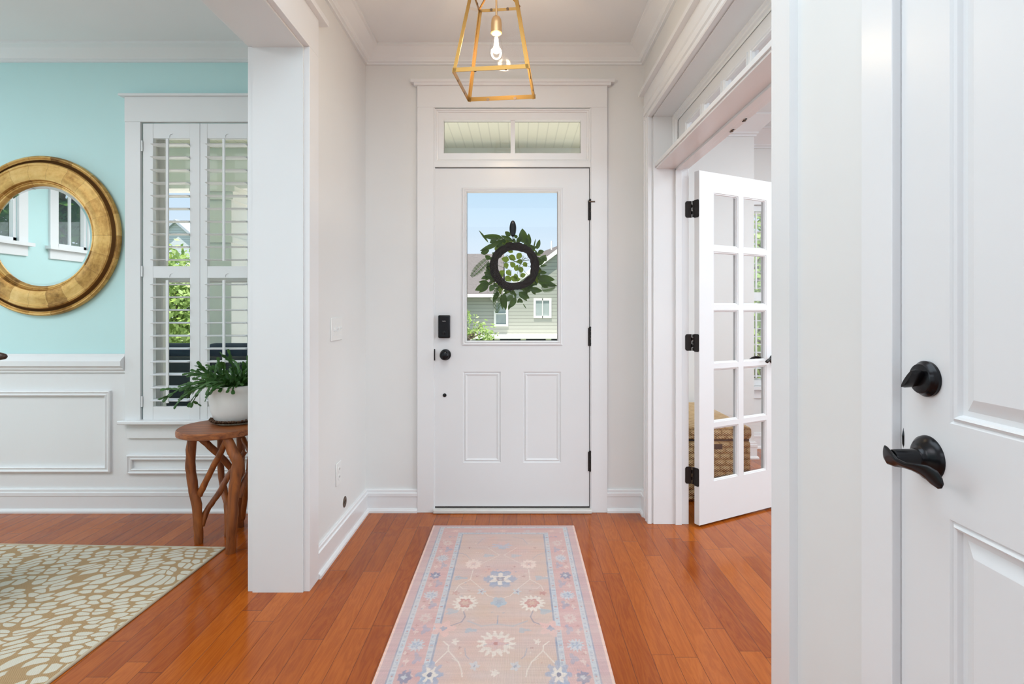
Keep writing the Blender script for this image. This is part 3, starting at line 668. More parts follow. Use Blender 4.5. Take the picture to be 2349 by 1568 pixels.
for k in range(10):
    a = rng.uniform(0, 2*PI); a2 = a+rng.uniform(1.2, 2.4)
    b.tube([wc+Vector((R0*.8*math.cos(a), .01, R0*.8*math.sin(a))), wc+Vector((.03*math.cos(a+1), .012, .03*math.sin(a+1))), wc+Vector((R0*.7*math.cos(a2), .01, R0*.7*math.sin(a2)))], .0012, 5)
b.build('stems', 'wleaf2', wr)
b = MB(); hc = Vector((PX(1176.5, 3.262), 3.262, PZ(524, 3.262)))
ring = [(math.cos(2*PI*k/28)*.0205, math.sin(2*PI*k/28)*.050) for k in range(28)]
vs = [(hc.x+u, DY+.0195, hc.z+v) for u, v in ring]+[(hc.x+u, DY+.014, hc.z+v) for u, v in ring]+[(hc.x+u*.75, DY+.011, hc.z+v*.8) for u, v in ring]; n_ = 28
b.add(vs, [(i*n_+k, i*n_+(k+1) % n_, (i+1)*n_+(k+1) % n_, (i+1)*n_+k) for i in (0, 1) for k in range(n_)]+[tuple(range(2*n_, 3*n_)), tuple(range(n_-1, -1, -1))])
b.box(hc.x-.009, hc.x+.009, DY+.006, DY+.012, hc.z-.040, hc.z+.030)
tag(b.build('wreath_hook', 'black', smooth=True), 'black oval adhesive hook on the front door glass above the wreath', 'hook')
b = MB(); b.box(hc.x-.012, hc.x+.012, DY+.0245, DY+.032, hc.z-.03, hc.z+.03); b.tube([(hc.x, DY+.034, hc.z-.02), (hc.x, DY+.05, hc.z-.03), (hc.x, DY+.085, wc.z+R0+.028), (hc.x, WYY+.005, wc.z+R0+.030), (hc.x, WYY+.012, wc.z+R0+.045)], .003, 8)
tag(b.build('outer_hook', 'black', smooth=True), 'black hook on the outer face of the door glass carrying the wreath', 'hook')

# ------------------------------------------------------------ right opening to the study
b = MB()
cf = [(0, -.003), (0, .016), (.004, .020), (.020, .020), (.024, .014), (.030, .014), (.034, .022), (.050, .022), (.056, .016), (.076, .016), (.082, .022), (.092, .022), (.094, 0)]
# casing on hall side: far leg, near leg
b.prism([(u, v) for u, v in cf], (WR, fY1-.004, 0), Y_, -X_, Z_*2.329)
b.box(WR-.022, WR, fY0-.100, fY0+.004, 0, 2.33)
b.prism([(u, v) for u, v in cf], (WR, fY0-.09, 2.321), Z_, -X_, Y_*(fY1-fY0+.18))
b.box(WR-.018, WR, fY0-.09, fY1+.09, 2.41, 2.478); b.box(WR-.045, WR, fY0-.12, fY1+.115, 2.478, 2.502)
st(b.build('trim_18', 'trim', smooth=True, ang=25), 'fluted white casing and capped header around the study opening')
b = MB()
b.box(WRB, WRB+.02, fY1-.004, fY1+.09, 0, 2.33); b.box(WRB, WRB+.02, fY0-.09, fY0+.004, 0, 2.33); b.box(WRB, WRB+.02, fY0-.09, fY1+.09, 2.321, 2.43)
st(b.build('trim_19', 'trim', bevel=.001), 'white casing on the study side of the opening')
b = MB()
b.box(WR+.012, WRB+.018, fY1-.010, fY1, 0, 2.325); b.box(WR+.012, WRB+.018, fY0, fY0+.010, 0, 2.325); b.box(WR+.012, WRB+.018, fY0, fY1, 2.319, 2.325)
b.box(.897, .932, fY1-.024, fY1-.010, 0, 2.02); b.box(.897, .932, fY0+.010, fY0+.024, 0, 2.02)
st(b.build('trim_20', 'trim', bevel=.001), 'white jamb with door stop at the study opening')
b = MB(); b.box(.790, WRB+.018, fY0+.010, fY1-.010, 2.022, 2.053); b.box(.897, .932, fY0+.010, fY1-.010, 2.010, 2.022); b.box(.782, .790, fY0+.010, fY1-.010, 2.032, 2.053)
st(b.build('trim_21', 'trim', bevel=.0015), 'deep white transom bar over the study doors')
tw = thing('window_6', 'row of small transom panes above the study opening', 'window', (.92, (fY0+fY1)/2, 2.062), kind='structure')
b = MB(); U, V, N = -Y_, Z_, -X_
pitch = .268; pw = .236; s0 = 2.89
holes = [(s0-pitch*i-pw, s0-pitch*i) for i in range(5)]; tz0, tz1 = 2.10, 2.226
ys = [fY0+.01]+[v for h in reversed(holes) for v in h]+[fY1-.01]
b.box(.905, .935, fY0+.01, fY1-.01, tz1, 2.319); b.box(.905, .935, fY0+.01, fY1-.01, 2.053, tz0)
for i in range(0, len(ys), 2):
    if ys[i+1] > ys[i]: b.box(.905, .935, ys[i], ys[i+1], tz0, tz1)
b.frame((.880, 0, 0), -Y_, Z_, -X_, -(fY1-.01), -(fY0+.01), 2.053, 2.319, [(0, 0), (.010, .0), (.014, -.008), (.022, -.010), (.026, -.018), (.034, -.022)])
for (a, c) in holes: b.frame((.905, 0, 0), -Y_, Z_, -X_, -c, -a, tz0, tz1, [(-.006, 0), (-.004, .006), (.002, .006), (.006, .001), (.010, 0), (.012, -.01)])
b.build('sash', 'trim', tw, smooth=True, ang=20)
for (a, c) in holes: MB().box(.918, .922, a, c, tz0, tz1).build('pane', 'glass', tw)
for (yy, lab) in ((PX(0, 0)+2.271, 'small black ball catch under the study door header, the nearer one'), (2.404, 'small black ball catch under the study door header, the farther one')):
    t = thing('ball_catch', lab, 'door catch', (.955, yy, 2.022), group='ball catches under the study header')
    MB().box(.940, .970, yy-.022, yy+.022, 2.0195, 2.022).build('catch_plate', 'plastic', t)
    for dy in (-.015, .015): MB().lathe([(.005, 0), (.004, -.003)], (.958, yy+dy, 2.020), (0, 0, 1), 12).build('screw', 'black', t)
    MB().lathe([(.007, 0), (.006, -.005), (.002, -.007)], (.958, yy, 2.020), (0, 0, 1), 12)  .build('ball', 'brown', t, smooth=True)

# french door leaf (local: x along width, y = thickness away from viewer)
fa = math.radians(27.9)
fd = thing('door_2', 'white ten-lite glass study door standing open', 'door', (1.018, 3.014, .012), fa, kind='structure')
Wd, Hd, td = .675, 1.988, .036; gl0, gl1 = .1126, .5625; gm = .3376; gzb, gzt = .232, 1.874
cols = [(gl0, gm-.022), (gm+.022, gl1)]; mh = .014; ph = (gzt-gzb+2*mh)/5
rows = [(gzb+ph*i, gzb+ph*i+ph-2*mh) for i in range(5)]
b = MB(); holeslab(b, 0, Wd, 0, Hd, [(a, c, d, e3) for a, c in cols for d, e3 in rows], .0, td)
b.build('door_frame', 'door', fd, local=True)
b = MB()
for a, c in cols:
    for d, e3 in rows: b.frame((0, 0, 0), X_, Z_, -Y_, a, c, d, e3, [(0, .0005), (.002, -.003), (.007, -.004), (.010, -.010), (.012, -.010)])
b.build('pane_mouldings', 'door', fd, local=True, smooth=True, ang=20)
for a, c in cols:
    for d, e3 in rows: MB().box(a+.004, c-.004, td/2-.002, td/2+.002, d+.004, e3-.004).build('pane', 'glass', fd, local=True)
def frlever(sgn):
    y0 = 0 if sgn < 0 else td; hx = Wd-.06; hz = .905
    r = MB().lathe([(.026, 0), (.026, .006), (.018, .010), (.010, .012), (.010, .040)], (hx, y0, hz), (0, sgn, 0), 24).build('lever_rose', 'bronze', fd, local=True, smooth=True)
    yy = y0+sgn*.040
    MB().tube([(hx+.006, yy, hz), (hx-.02, yy+sgn*.002, hz+.003), (hx-.05, yy+sgn*.002, hz+.008), (hx-.08, yy, hz+.003), (hx-.10, yy, hz-.008), (hx-.108, yy, hz-.006)], [.010, .009, .008, .0085, .010, .006], 12).build('lever_handle', 'bronze', fd, local=True, smooth=True)
frlever(-1); frlever(1)
# hinges (world coords)
def rrect(b, o, U, V, N, u0, u1, v0, v1, r, side, t):
    pts = []
    def arc(cx, cy, a0): return [(cx+r*math.cos(a0+PI/2*i/5), cy+r*math.sin(a0+PI/2*i/5)) for i in range(6)]
    if side > 0: pts = [(u0, v0)]+arc(u1-r, v0+r, -PI/2)+arc(u1-r, v1-r, 0)+[(u0, v1)]
    else: pts = [(u1, v1)]+arc(u0+r, v1-r, PI/2)+arc(u0+r, v0+r, PI)+[(u1, v0)]
    n_ = len(pts); o = Vector(o); vs = [o+U*u+V*v for u, v in pts]+[o+U*u+V*v+N*t for u, v in pts]
    b.add(vs, [(k, (k+1) % n_, n_+(k+1) % n_, n_+k) for k in range(n_)]+[tuple(range(n_-1, -1, -1)), tuple(range(n_, 2*n_))])
for (ya, yb) in ((461, 499), (766, 804), (1070, 1109)):
    Yh = 3.062; z0, z1 = PZ(yb, Yh), PZ(ya, Yh); hb = MB(); xb = PX(1590, Yh-.006)
    rrect(hb, (0, fY1-.010, 0), X_, Z_, -Y_, PX(1572, Yh), PX(1587, Yh), z0, z1, .012, -1, .002)
    for i in range(5): h = (z1-z0)/5; hb.lathe([(.0055, .001), (.0055, h-.001)], (xb, Yh-.008, z0+i*h), n=12)
    hb.box(PX(1586, Yh), xb, fY1-.012, fY1-.010, z0+(z1-z0)*.2, z0+(z1-z0)*.4); hb.box(PX(1586, Yh), xb, fY1-.012, fY1-.010, z0+(z1-z0)*.6, z0+(z1-z0)*.8)
    # leaf on the door edge (edge plane: along -normal)
    e0 = Vector((1.018, 3.014, 0)); dn = Vector((-math.sin(fa), math.cos(fa), 0)); nn = Vector((-math.cos(fa), -math.sin(fa), 0))
    rrect(hb, e0+nn*.0005, dn, Z_, nn, .001, .036, z0-.004, z1+.002, .010, -1, .002)
    for zz in (.0,):
        p1_ = e0+dn*.036+nn*.002
        hb.add([p1_+Z_*z0, Vector((xb, Yh-.006, z0)), Vector((xb, Yh-.006, z1)), p1_+Z_*z1], [(0, 1, 2, 3)])
    h_ = hb.build('hinge', 'bronze', None, smooth=True)
    # attach to door: convert to the door's frame
    h_.parent = fd; bpy.context.view_layer.update(); h_.matrix_parent_inverse = fd.matrix_world.inverted()

# ------------------------------------------------------------ closed door on near right wall
dx = .757
nd = thing('door_3', 'white panelled door with black deadbolt and lever on the near right wall', 'door', (dx, (cd0+cd1)/2, .01), kind='structure')
e0y, e1y = cd0+.005, 1.055; st_ = .112
tp = (e0y+st_, e1y-st_, 1.0215, 1.915); lp = (e0y+st_, e1y-st_, .24, .8535)
b = MB(); bb_ = MB(); holeslab(bb_, e0y, e1y, .01, 2.04, [tp, lp], 0, .035)
b.add([(dx+v[1], v[0], v[2]) for v in bb_.v], bb_.f); b.build('door_slab', 'door', nd)
b = MB()
for (a, c, d, e3) in (tp, lp): b.frame((dx, 0, 0), -Y_, Z_, -X_, -c, -a, d, e3, [(0, 0), (.004, -.004), (.010, .001), (.014, -.002), (.017, -.010), (.026, -.0105), (.046, -.002), (.048, -.0015)], fill=True)
b.build('raised_panels', 'door', nd, smooth=True, ang=14)
dz = PZ(868, .995); dyc = .9925
db = MB().lathe([(.0325, 0), (.033, .006), (.030, .010), (.029, .011), (.027, .016), (.025, .017)], (dx, dyc, dz), (-1, 0, 0), 40).build('deadbolt_rose', 'black', nd, smooth=True)
b = MB()   # thumb turn: oval blade tilted
ring = []; n_ = 20
ta = math.radians(50); ud = Vector((0, math.cos(ta), math.sin(ta))) * -1; ud = Vector((0, -math.cos(ta), math.sin(ta))); vd = Vector((0, math.sin(ta), math.cos(ta)))
for lay, (hx, sc, wd) in enumerate(((.016, .80, .007), (.024, .95, .0065), (.034, 1.0, .0055), (.040, .93, .004))):
    for k in range(n_):
        a = 2*PI*k/n_; b.v.append(tuple(Vector((dx-hx, dyc, dz))+ud*math.cos(a)*.0235*sc+vd*math.sin(a)*wd))
for i in range(3):
    for k in range(n_): b.f.append((i*n_+k, i*n_+(k+1) % n_, (i+1)*n_+(k+1) % n_, (i+1)*n_+k))
b.f.append(tuple(range(3*n_, 4*n_))); b.f.append(tuple(range(n_-1, -1, -1)))
b.build('thumb_turn', 'black', db, smooth=True, ang=60)
lzz = PZ(1047, 1.0); lyc = .9925
lr = MB().lathe([(.041, 0), (.040, .004), (.034, .010), (.024, .016), (.020, .018), (.0185, .022), (.0165, .024)], (dx, lyc, lzz), (-1, 0, 0), 44).build('lever_rose', 'black', nd, smooth=True, ang=50)
MB().lathe([(.004, .0), (.004, .0115)], (dx, lyc+.018, lzz+.022), (-1, 0, 0), 12).build('rose_screw', 'bronze', lr)
b = MB().lathe([(.0165, .02), (.016, .062), (.0145, .066), (.010, .067)], (dx, lyc, lzz), (-1, 0, 0), 32)
b.build('lever_neck', 'black', nd, smooth=True)
# wave lever blade: flattened twisted tube from neck end toward the hinge side and down
b = MB(); n_ = 18; path = [(.070, .014, .006, .014, .004, 0), (.071, .006, .003, .0165, .005, .05), (.070, -.008, .000, .0155, .0055, .35), (.068, -.024, -.003, .0120, .005, .85), (.065, -.042, -.004, .0110, .0045, .95), (.060, -.060, -.005, .0135, .004, .55), (.056, -.076, -.008, .0165, .0035, .2), (.053, -.090, -.012, .0155, .003, .05), (.052, -.098, -.015, .009, .0025, 0), (.052, -.100, -.016, .003, .002, 0)]
for (h_, y_, z_, w_, t_, tw_) in path:
    ax1 = Vector((-math.sin(tw_), 0, math.cos(tw_)))   # wide axis turns from vertical towards the room
    ax2 = Vector((math.cos(tw_), 0, math.sin(tw_)))
    for k in range(n_):
        a = 2*PI*k/n_; b.v.append(tuple(Vector((dx-h_, lyc+y_, lzz+z_))+ax1*math.cos(a)*w_+ax2*math.sin(a)*t_))
for i in range(len(path)-1):
    for k in range(n_): b.f.append((i*n_+k, i*n_+(k+1) % n_, (i+1)*n_+(k+1) % n_, (i+1)*n_+k))
b.f.append(tuple(range((len(path)-1)*n_, len(path)*n_))); b.f.append(tuple(range(n_-1, -1, -1)))
b.build('lever_handle', 'black', nd, smooth=True, ang=70)
MB().lathe([(.008, .0), (.008, .003)], (dx-.0665, lyc, lzz+.001), (-1, 0, 0), 20).build('lock_button', 'bronze', nd)
b = MB(); b.box(WR-.020, WR-.001, 1.067, 1.162, 0, 2.06); b.box(WR-.020, WR-.001, .09, 1.162, 2.06, 2.16); b.box(WR-.020, WR-.001, .09, .19, 0, 2.06)
b.box(WR-.002, WRB, 1.0575, 1.067, 0, 2.05); b.box(WR+.042, WR+.06, 1.03, 1.058, 0, 2.04)
st(b.build('trim_22', 'trim', bevel=.0015), 'flat white casing beside the near right door')
b = MB(); z0, z1 = PZ(1030, 1.06), PZ(972, 1.06)
pts = [(z0, 0), (z1-.012, 0), (z1-.004, .0), (z1, 0)]
b.tube([(WR-.001, 1.0560, z0), (WR-.004, 1.0560, z0+.012), (WR-.0045, 1.0560, z0+.028), (WR-.002, 1.0560, z1-.008), (WR+.002, 1.0560, z1)], [.002, .003, .003, .0025, .001], 8)
b.build('strike_lip', 'black', nd)

# ------------------------------------------------------------ wall fittings
yc_ = (2.642+2.812)/2; za, zb_ = 1.064, 1.180
sw = thing('light_switch', 'white triple light switch plate on the left hall wall', 'light switch', (WL, yc_, za))
MB().box(WL, WL+.006, 2.645, 2.810, za, zb_).build('switch_plate', 'plastic', sw, bevel=.003, smooth=True)
for i, up in enumerate((-1, 1, 1)):
    y = yc_+(i-1)*.046; z = (za+zb_)/2
    MB().box(WL+.005, WL+.007, y-.005, y+.005, z-.012, z+.012).build('toggle_slot', 'ceil', sw)
    b = MB(); b.beam((WL+.004, y, z), (WL+.017, y, z+.008*up), .008, .009, (0, 0, 1)); b.build('toggle', 'plastic', sw, bevel=.001)
    for dz_ in (-.03, .03): MB().lathe([(.003, 0), (.0028, .001)], (WL+.006, y, z+dz_), (1, 0, 0), 10).build('screw', 'ceil', sw)
ow_ = thing('power_outlet', 'white power outlet plate low on the left hall wall', 'outlet', (WL, 2.76, .322))
MB().box(WL, WL+.006, 2.722, 2.798, .325, .440).build('outlet_plate', 'plastic', ow_, bevel=.003, smooth=True)
for z in (.362, .402): 
    s_ = MB().lathe([(.016, 0), (.0155, .002)], (WL+.006, 2.76, z), (1, 0, 0), 20).build('receptacle', 'plastic', ow_, smooth=True)
    for dy in (-.006, .006): MB().box(WL+.0078, WL+.0086, 2.76+dy-.0012, 2.76+dy+.0012, z-.001, z+.007).build('slot', 'brown', s_)
rf = thing('round_wall_fitting', 'small round brown metal fitting with a dark hole above the left baseboard', 'wall fitting', (WL, 2.862, .17))
MB().lathe([(.030, 0), (.029, .003), (.022, .005), (.012, .004), (.010, .001)], (WL, 2.862, .20), (1, 0, 0), 32, cap=False).build('metal_ring', 'brown', rf, smooth=True)
MB().lathe([(.011, 0), (.010, .0015)], (WL, 2.862, .20), (1, 0, 0), 20).build('dark_hole', 'black', rf)
MB().lathe([(.0315, 0), (.031, .0015)], (WL, 2.862, .20), (1, 0, 0), 32).build('paint_edge', 'plastic', rf)

# ------------------------------------------------------------ pendant lantern
pc = (-.089, 2.27, 2.162); pr_ = math.radians(-6.5)
pl = thing('pendant_lantern', 'brass lantern pendant with clear glass panels and a glowing filament bulb', 'pendant light', pc, pr_)
hb_, ht_, Hh = .1535, .090, .378
cb = [Vector((i*hb_, j*hb_, 0)) for i, j in ((-1, -1), (1, -1), (1, 1), (-1, 1))]; ct = [Vector((i*ht_, j*ht_, Hh)) for i, j in ((-1, -1), (1, -1), (1, 1), (-1, 1))]
b = MB()
for i in range(4):
    j = (i+1) % 4
    out = (cb[i]+cb[j]).normalized(); out.z = 0
    slope = ((ct[i]+ct[j])/2-(cb[i]+cb[j])/2).normalized(); alongv = (cb[j]-cb[i]).normalized(); nrm = alongv.cross(slope).normalized()
    # flanges lying in the face plane
    def strip(p, q, din, w=.013, t=.0022):
        p = Vector(p); q = Vector(q); b.add([p, q, q+din*w, p+din*w, p+nrm*-t, q+nrm*-t, q+din*w+nrm*-t, p+din*w+nrm*-t] if False else [p, q, q+din*w, p+din*w, p-nrm*t, q-nrm*t, q+din*w-nrm*t, p+din*w-nrm*t], [(0, 1, 2, 3), (7, 6, 5, 4), (0, 4, 5, 1), (1, 5, 6, 2), (2, 6, 7, 3), (3, 7, 4, 0)])
    if nrm.dot(out) > 0: nrm = -nrm
    nrm = -nrm
    strip(cb[i], cb[j], slope, .018); strip(ct[i], ct[j], -slope, .012)
    e1 = (ct[i]-cb[i]).normalized(); perp = nrm.cross(e1).normalized()
    if perp.dot(alongv) < 0: perp = -perp
    strip(cb[i], ct[i], perp, .0135)
    e2 = (ct[j]-cb[j]).normalized(); perp = nrm.cross(e2).normalized()
    if perp.dot(alongv) > 0: perp = -perp
    strip(cb[j], ct[j], perp, .0135)
b.build('lantern_frame', 'brass', pl, local=True)
for i in range(4):
    j = (i+1) % 4; inn = -((cb[i]+cb[j]).normalized())
    for t in (.3, .7):
        p = cb[i].lerp(cb[j], t)+inn*.003+Vector((0, 0, .004)); MB().lathe([(.007, 0), (.007, .0015)], p, tuple(inn), 14).build('glass_clip', 'brown', pl, local=True)
        p = ct[i].lerp(ct[j], t)+inn*.003+Vector((0, 0, -.006)); MB().lathe([(.006, 0), (.006, .0015)], p, tuple(inn), 14).build('glass_clip', 'brown', pl, local=True)
for i in range(4):
    j = (i+1) % 4; inn = -((cb[i]+cb[j]).normalized())*.004
    v = [cb[i]+inn, cb[j]+inn, ct[j]+inn, ct[i]+inn]; MB().add([tuple(q_) for q_ in v], [(0, 1, 2, 3)]).build('glass_panel', 'glass', pl, local=True)
b = MB()   # open hipped top of thin bars
for p in ct: b.beam(p, (0, 0, Hh+.075), .006, .006, (0, 0, 1))
b.lathe([(.014, .06), (.016, .07), (.010, .085)], (0, 0, Hh), n=16)
b.build('top_bars', 'brass', pl, local=True)
MB().tube([(0, 0, Hh+.07), (0, 0, CEIL-pc[2]-.02)], .006, 10).build('hanging_rod', 'brass', pl, local=True, smooth=True)
MB().lathe([(.06, 0), (.058, -.012), (.02, -.026)], (0, 0, CEIL-pc[2]-.001), n=32).build('ceiling_canopy', 'brass', pl, local=True, smooth=True)
zs = lambda y: PZ(y, 2.27)-pc[2]
MB().tube([(0, 0, zs(38)-.004), (0, 0, Hh)], .0042, 12).build('inner_stem', 'socket', pl, local=True, smooth=True)
MB().lathe([(.006, zs(36)), (.014, zs(39)), (.021, zs(46)), (.0225, zs(55)), (.0235, zs(76)), (.020, zs(78))], (0, 0, 0), n=28).build('lamp_socket', 'socket', pl, local=True, smooth=True)
bu = MB().lathe([(.013, zs(74)), (.015, zs(80)), (.019, zs(90)), (.026, zs(105)), (.0305, zs(117)), (.0300, zs(124)), (.024, zs(132)), (.012, zs(137)), (.002, zs(138))], (0, 0, 0), n=32, cap=False).build('bulb', 'glass', pl, local=True, smooth=True, ang=80)
b = MB()
for k in range(6):
    a = 2*PI*k/6; b.tube([(.004*math.cos(a), .004*math.sin(a), zs(86)), (.011*math.cos(a), .011*math.sin(a), zs(120))], .0030, 8)
b.lathe([(.0075, zs(122)), (.014, zs(119)), (.013, zs(110)), (.008, zs(98)), (.005, zs(88))], (0, 0, 0), n=16)
b.build('filament', 'filament', bu, local=True, smooth=True)
pt = bpy.data.lights.new('bulb_light', 'POINT'); pt.energy = 9; pt.color = (1, .76, .48); pt.shadow_soft_size = .03
po = bpy.data.objects.new('bulb_light', pt); COL.objects.link(po); po.location = (pc[0], pc[1], PZ(112, 2.27))

# ------------------------------------------------------------ round mirror
mc = (PX(101.5, WY), WY, PZ(542, WY))
mr = thing('wall_mirror', 'round mirror in a wide antique gold frame on the aqua wall', 'mirror', (mc[0], WY, mc[2]))
def mlathe(prof): return MB().lathe(prof, (0, 0, 0), (0, -1, 0), 128, cap=False)
R_ = .482
mlathe([(R_-.012, 0), (R_-.004, .008), (R_, .018), (R_-.002, .028), (R_-.009, .035), (R_-.016, .033), (R_-.018, .029), (R_-.022, .031), (R_-.027, .027)]).build('outer_rim', 'gold', mr, local=True, smooth=True, ang=60)
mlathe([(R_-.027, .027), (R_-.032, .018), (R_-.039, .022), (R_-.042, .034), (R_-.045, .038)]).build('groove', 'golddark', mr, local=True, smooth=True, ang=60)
mlathe([(R_-.045, .038), (R_-.051, .044), (R_-.060, .045), (R_-.064, .041), (R_-.068, .040), (R_-.10, .050), (R_-.13, .050), (R_-.148, .042), (.329, .026), (.327, .029), (.322, .030), (.319, .026), (.317, .028), (.311, .027), (.306, .022), (.302, .014), (.301, .008)]).build('gold_frame', 'gold', mr, local=True, smooth=True, ang=35)
b = MB(); n_ = 96
b.v = [(r*math.cos(2*PI*k/n_), -y, r*math.sin(2*PI*k/n_)) for r, y in ((.302, .0095), (.286, .0105)) for k in range(n_)]
b.f = [(k, (k+1) % n_, n_+(k+1) % n_, n_+k) for k in range(n_)]+[tuple(range(n_, 2*n_))]
b.build('mirror_glass', 'mirror', mr, local=True)

# ------------------------------------------------------------ side table
tcx, tcy, tz = -1.58, 2.87, .603
ta_ = thing('side_table', 'rustic round wooden side table with branch legs under the plant', 'side table', (tcx, tcy, 0))
rng = random.Random(9); n_ = 64
rad = [.207*(1+.012*math.sin(3*2*PI*k/n_+1)+.008*math.sin(7*2*PI*k/n_)) for k in range(n_)]
b = MB()
for (sc, z) in ((.965, tz-.034), (.995, tz-.030), (1, tz-.016), (.995, tz-.004), (.975, tz)):
    for k in range(n_): b.v.append((tcx+rad[k]*sc*math.cos(2*PI*k/n_), tcy+rad[k]*sc*math.sin(2*PI*k/n_), z))
for i in range(4):
    for k in range(n_): b.f.append((i*n_+k, i*n_+(k+1) % n_, (i+1)*n_+(k+1) % n_, (i+1)*n_+k))
b.f += [tuple(range(4*n_, 5*n_)), tuple(range(n_-1, -1, -1))]
b.build('table_top', 'tabletop', ta_, smooth=True)
def Q(x, y, Y): return Vector((PX(x, Y), Y, PZ(y, Y)))
def branch(name, pts, rads):
    # smooth path
    P_ = [Vector(p) for p in pts]; out = []; rr = []
    for i in range(len(P_)-1):
        p0 = P_[max(i-1, 0)]; p1 = P_[i]; p2 = P_[i+1]; p3 = P_[min(i+2, len(P_)-1)]
        for s_ in range(5):
            t = s_/5; out.append(.5*((2*p1)+(-p0+p2)*t+(2*p0-5*p1+4*p2-p3)*t*t+(-p0+3*p1-3*p2+p3)*t**3)); rr.append((rads[i]*(1-t)+rads[i+1]*t)*(1+rng.uniform(-.05, .05)))
    out.append(P_[-1]); rr.append(rads[-1])
    for p in out[1:-1]: p += Vector((rng.uniform(-.0015, .0015), rng.uniform(-.0015, .0015), 0))
    MB().tube(out, rr, 14).build(name, 'branch', ta_, smooth=True, ang=60)
ztop = tz-.03
def top(x, Y): return (PX(x, Y), Y, ztop)
def foot(x, Y): return (PX(x, Y), Y, 0)
branch('leg', [top(442, 2.83), Q(437, 1060, 2.83), Q(443, 1115, 2.825), Q(453, 1170, 2.82), foot(456, 2.815)], [.024, .024, .025, .024, .021])
branch('leg', [top(519, 2.74), Q(534, 1035, 2.735), Q(545, 1062, 2.73), Q(537, 1120, 2.72), Q(534, 1180, 2.71), foot(529, 2.705)], [.023, .026, .028, .026, .025, .024])
branch('leg', [top(506, 3.00), Q(507, 1080, 3.0), Q(515, 1130, 2.97), Q(522, 1160, 2.93), foot(522, 2.90)], [.017, .017, .018, .018, .017])
branch('leg', [top(552, 3.02), Q(553, 1080, 3.02), Q(551, 1150, 3.02), foot(551, 3.03)], [.022, .020, .020, .021])
branch('leg', [top(585, 2.83), Q(582, 1070, 2.83), Q(590, 1150, 2.82), foot(592, 2.82)], [.022, .022, .022, .021])
branch('brace', [Q(457, 1135, 2.83), Q(478, 1092, 2.80), Q(500, 1050, 2.77), Q(518, 1012, 2.75)], [.017, .015, .015, .015])
branch('brace', [Q(462, 1205, 2.83), Q(475, 1170, 2.85), Q(502, 1130, 2.88), Q(530, 1080, 2.93), Q(562, 1035, 2.98)], [.016, .015, .015, .015, .014])
branch('brace', [Q(462, 1006, 2.86), Q(500, 1040, 2.90), Q(535, 1080, 2.95), Q(565, 1120, 3.0)], [.017, .017, .016, .015])
branch('brace', [Q(545, 1140, 2.74), Q(562, 1100, 2.77), Q(590, 1060, 2.80)], [.018, .018, .017])
branch('brace', [Q(555, 1190, 3.03), Q(566, 1120, 2.98), Q(574, 1050, 2.92), Q(584, 1012, 2.86)], [.015, .014, .014, .015])
branch('brace', [Q(558, 1005, 3.0), Q(585, 1060, 2.92), Q(592, 1110, 2.84)], [.014, .014, .014])

# ------------------------------------------------------------ saucer, pot, plant
pcx, pcy = -1.545, 2.965
sa = MB().lathe([(.010, 0), (.105, 0), (.128, .010), (.136, .022), (.132, .022), (.104, .008), (.012, .007)], (pcx, pcy, tz+.001), n=48, cap=True)
so = tag(sa.build('plant_saucer', 'glasst', smooth=True, ang=60), 'shallow tinted saucer with dried soil crumbs under the white pot', 'saucer')
b = MB(); rng = random.Random(3)
for k in range(170):
    a = rng.uniform(0, 2*PI); r = rng.uniform(.112, .131); s_ = rng.uniform(.003, .007); p = (pcx+r*math.cos(a), pcy+r*math.sin(a), tz+.012+(r-.11)*.5+rng.uniform(0, .006))
    b.lathe([(s_*.5, -s_), (s_, -s_*.2), (s_*.8, s_*.6), (s_*.2, s_)], p, (rng.uniform(-1, 1), rng.uniform(-1, 1), 1), 6)
o_ = b.build('soil_crumbs', 'soil', so)
pot = thing('potted_cactus', 'white pot holding a green trailing holiday cactus on the branch-leg table', 'potted plant', (pcx, pcy, tz+.009))
pz = tz+.009
MB().lathe([(.004, .0), (.095, .0), (.112, .018), (.128, .060), (.137, .120), (.140, .172), (.146, .180), (.147, .200), (.139, .202), (.136, .190), (.132, .168), (.01, .166)], (pcx, pcy, pz), n=56, cap=True).build('pot', 'ceramic', pot, smooth=True, ang=50)
MB().lathe([(.132, .168), (.08, .178), (.01, .182)], (pcx, pcy, pz), n=32).build('soil', 'soil', pot, smooth=True)
b = MB(); rng = random.Random(12)
def seg(b, p, d, nrm, L, wd):
    d = d.normalized(); s_ = d.cross(nrm).normalized(); nrm = s_.cross(d).normalized()
    prof = [(0, .22), (.16, .62), (.22, .50), (.42, .92), (.50, .74), (.70, 1.0), (.80, .72), (.95, .78), (1.0, .30)]
    vs = []
    for t, w_ in prof: c_ = p+d*L*t; vs += [c_-s_*wd/2*w_, c_+nrm*wd*.10, c_+s_*wd/2*w_]
    fs = []
    for i in range(len(prof)-1): o = i*3; fs += [(o, o+1, o+4, o+3), (o+1, o+2, o+5, o+4)]
    o = len(vs); vs2 = [v-nrm*wd*.06 if i % 3 == 1 else v for i, v in enumerate(vs)]
    b.add(vs+[v-nrm*.0015-(nrm*wd*.12 if i % 3 == 1 else nrm*0) for i, v in enumerate(vs)], fs+[tuple(o+k for k in reversed(f)) for f in fs])
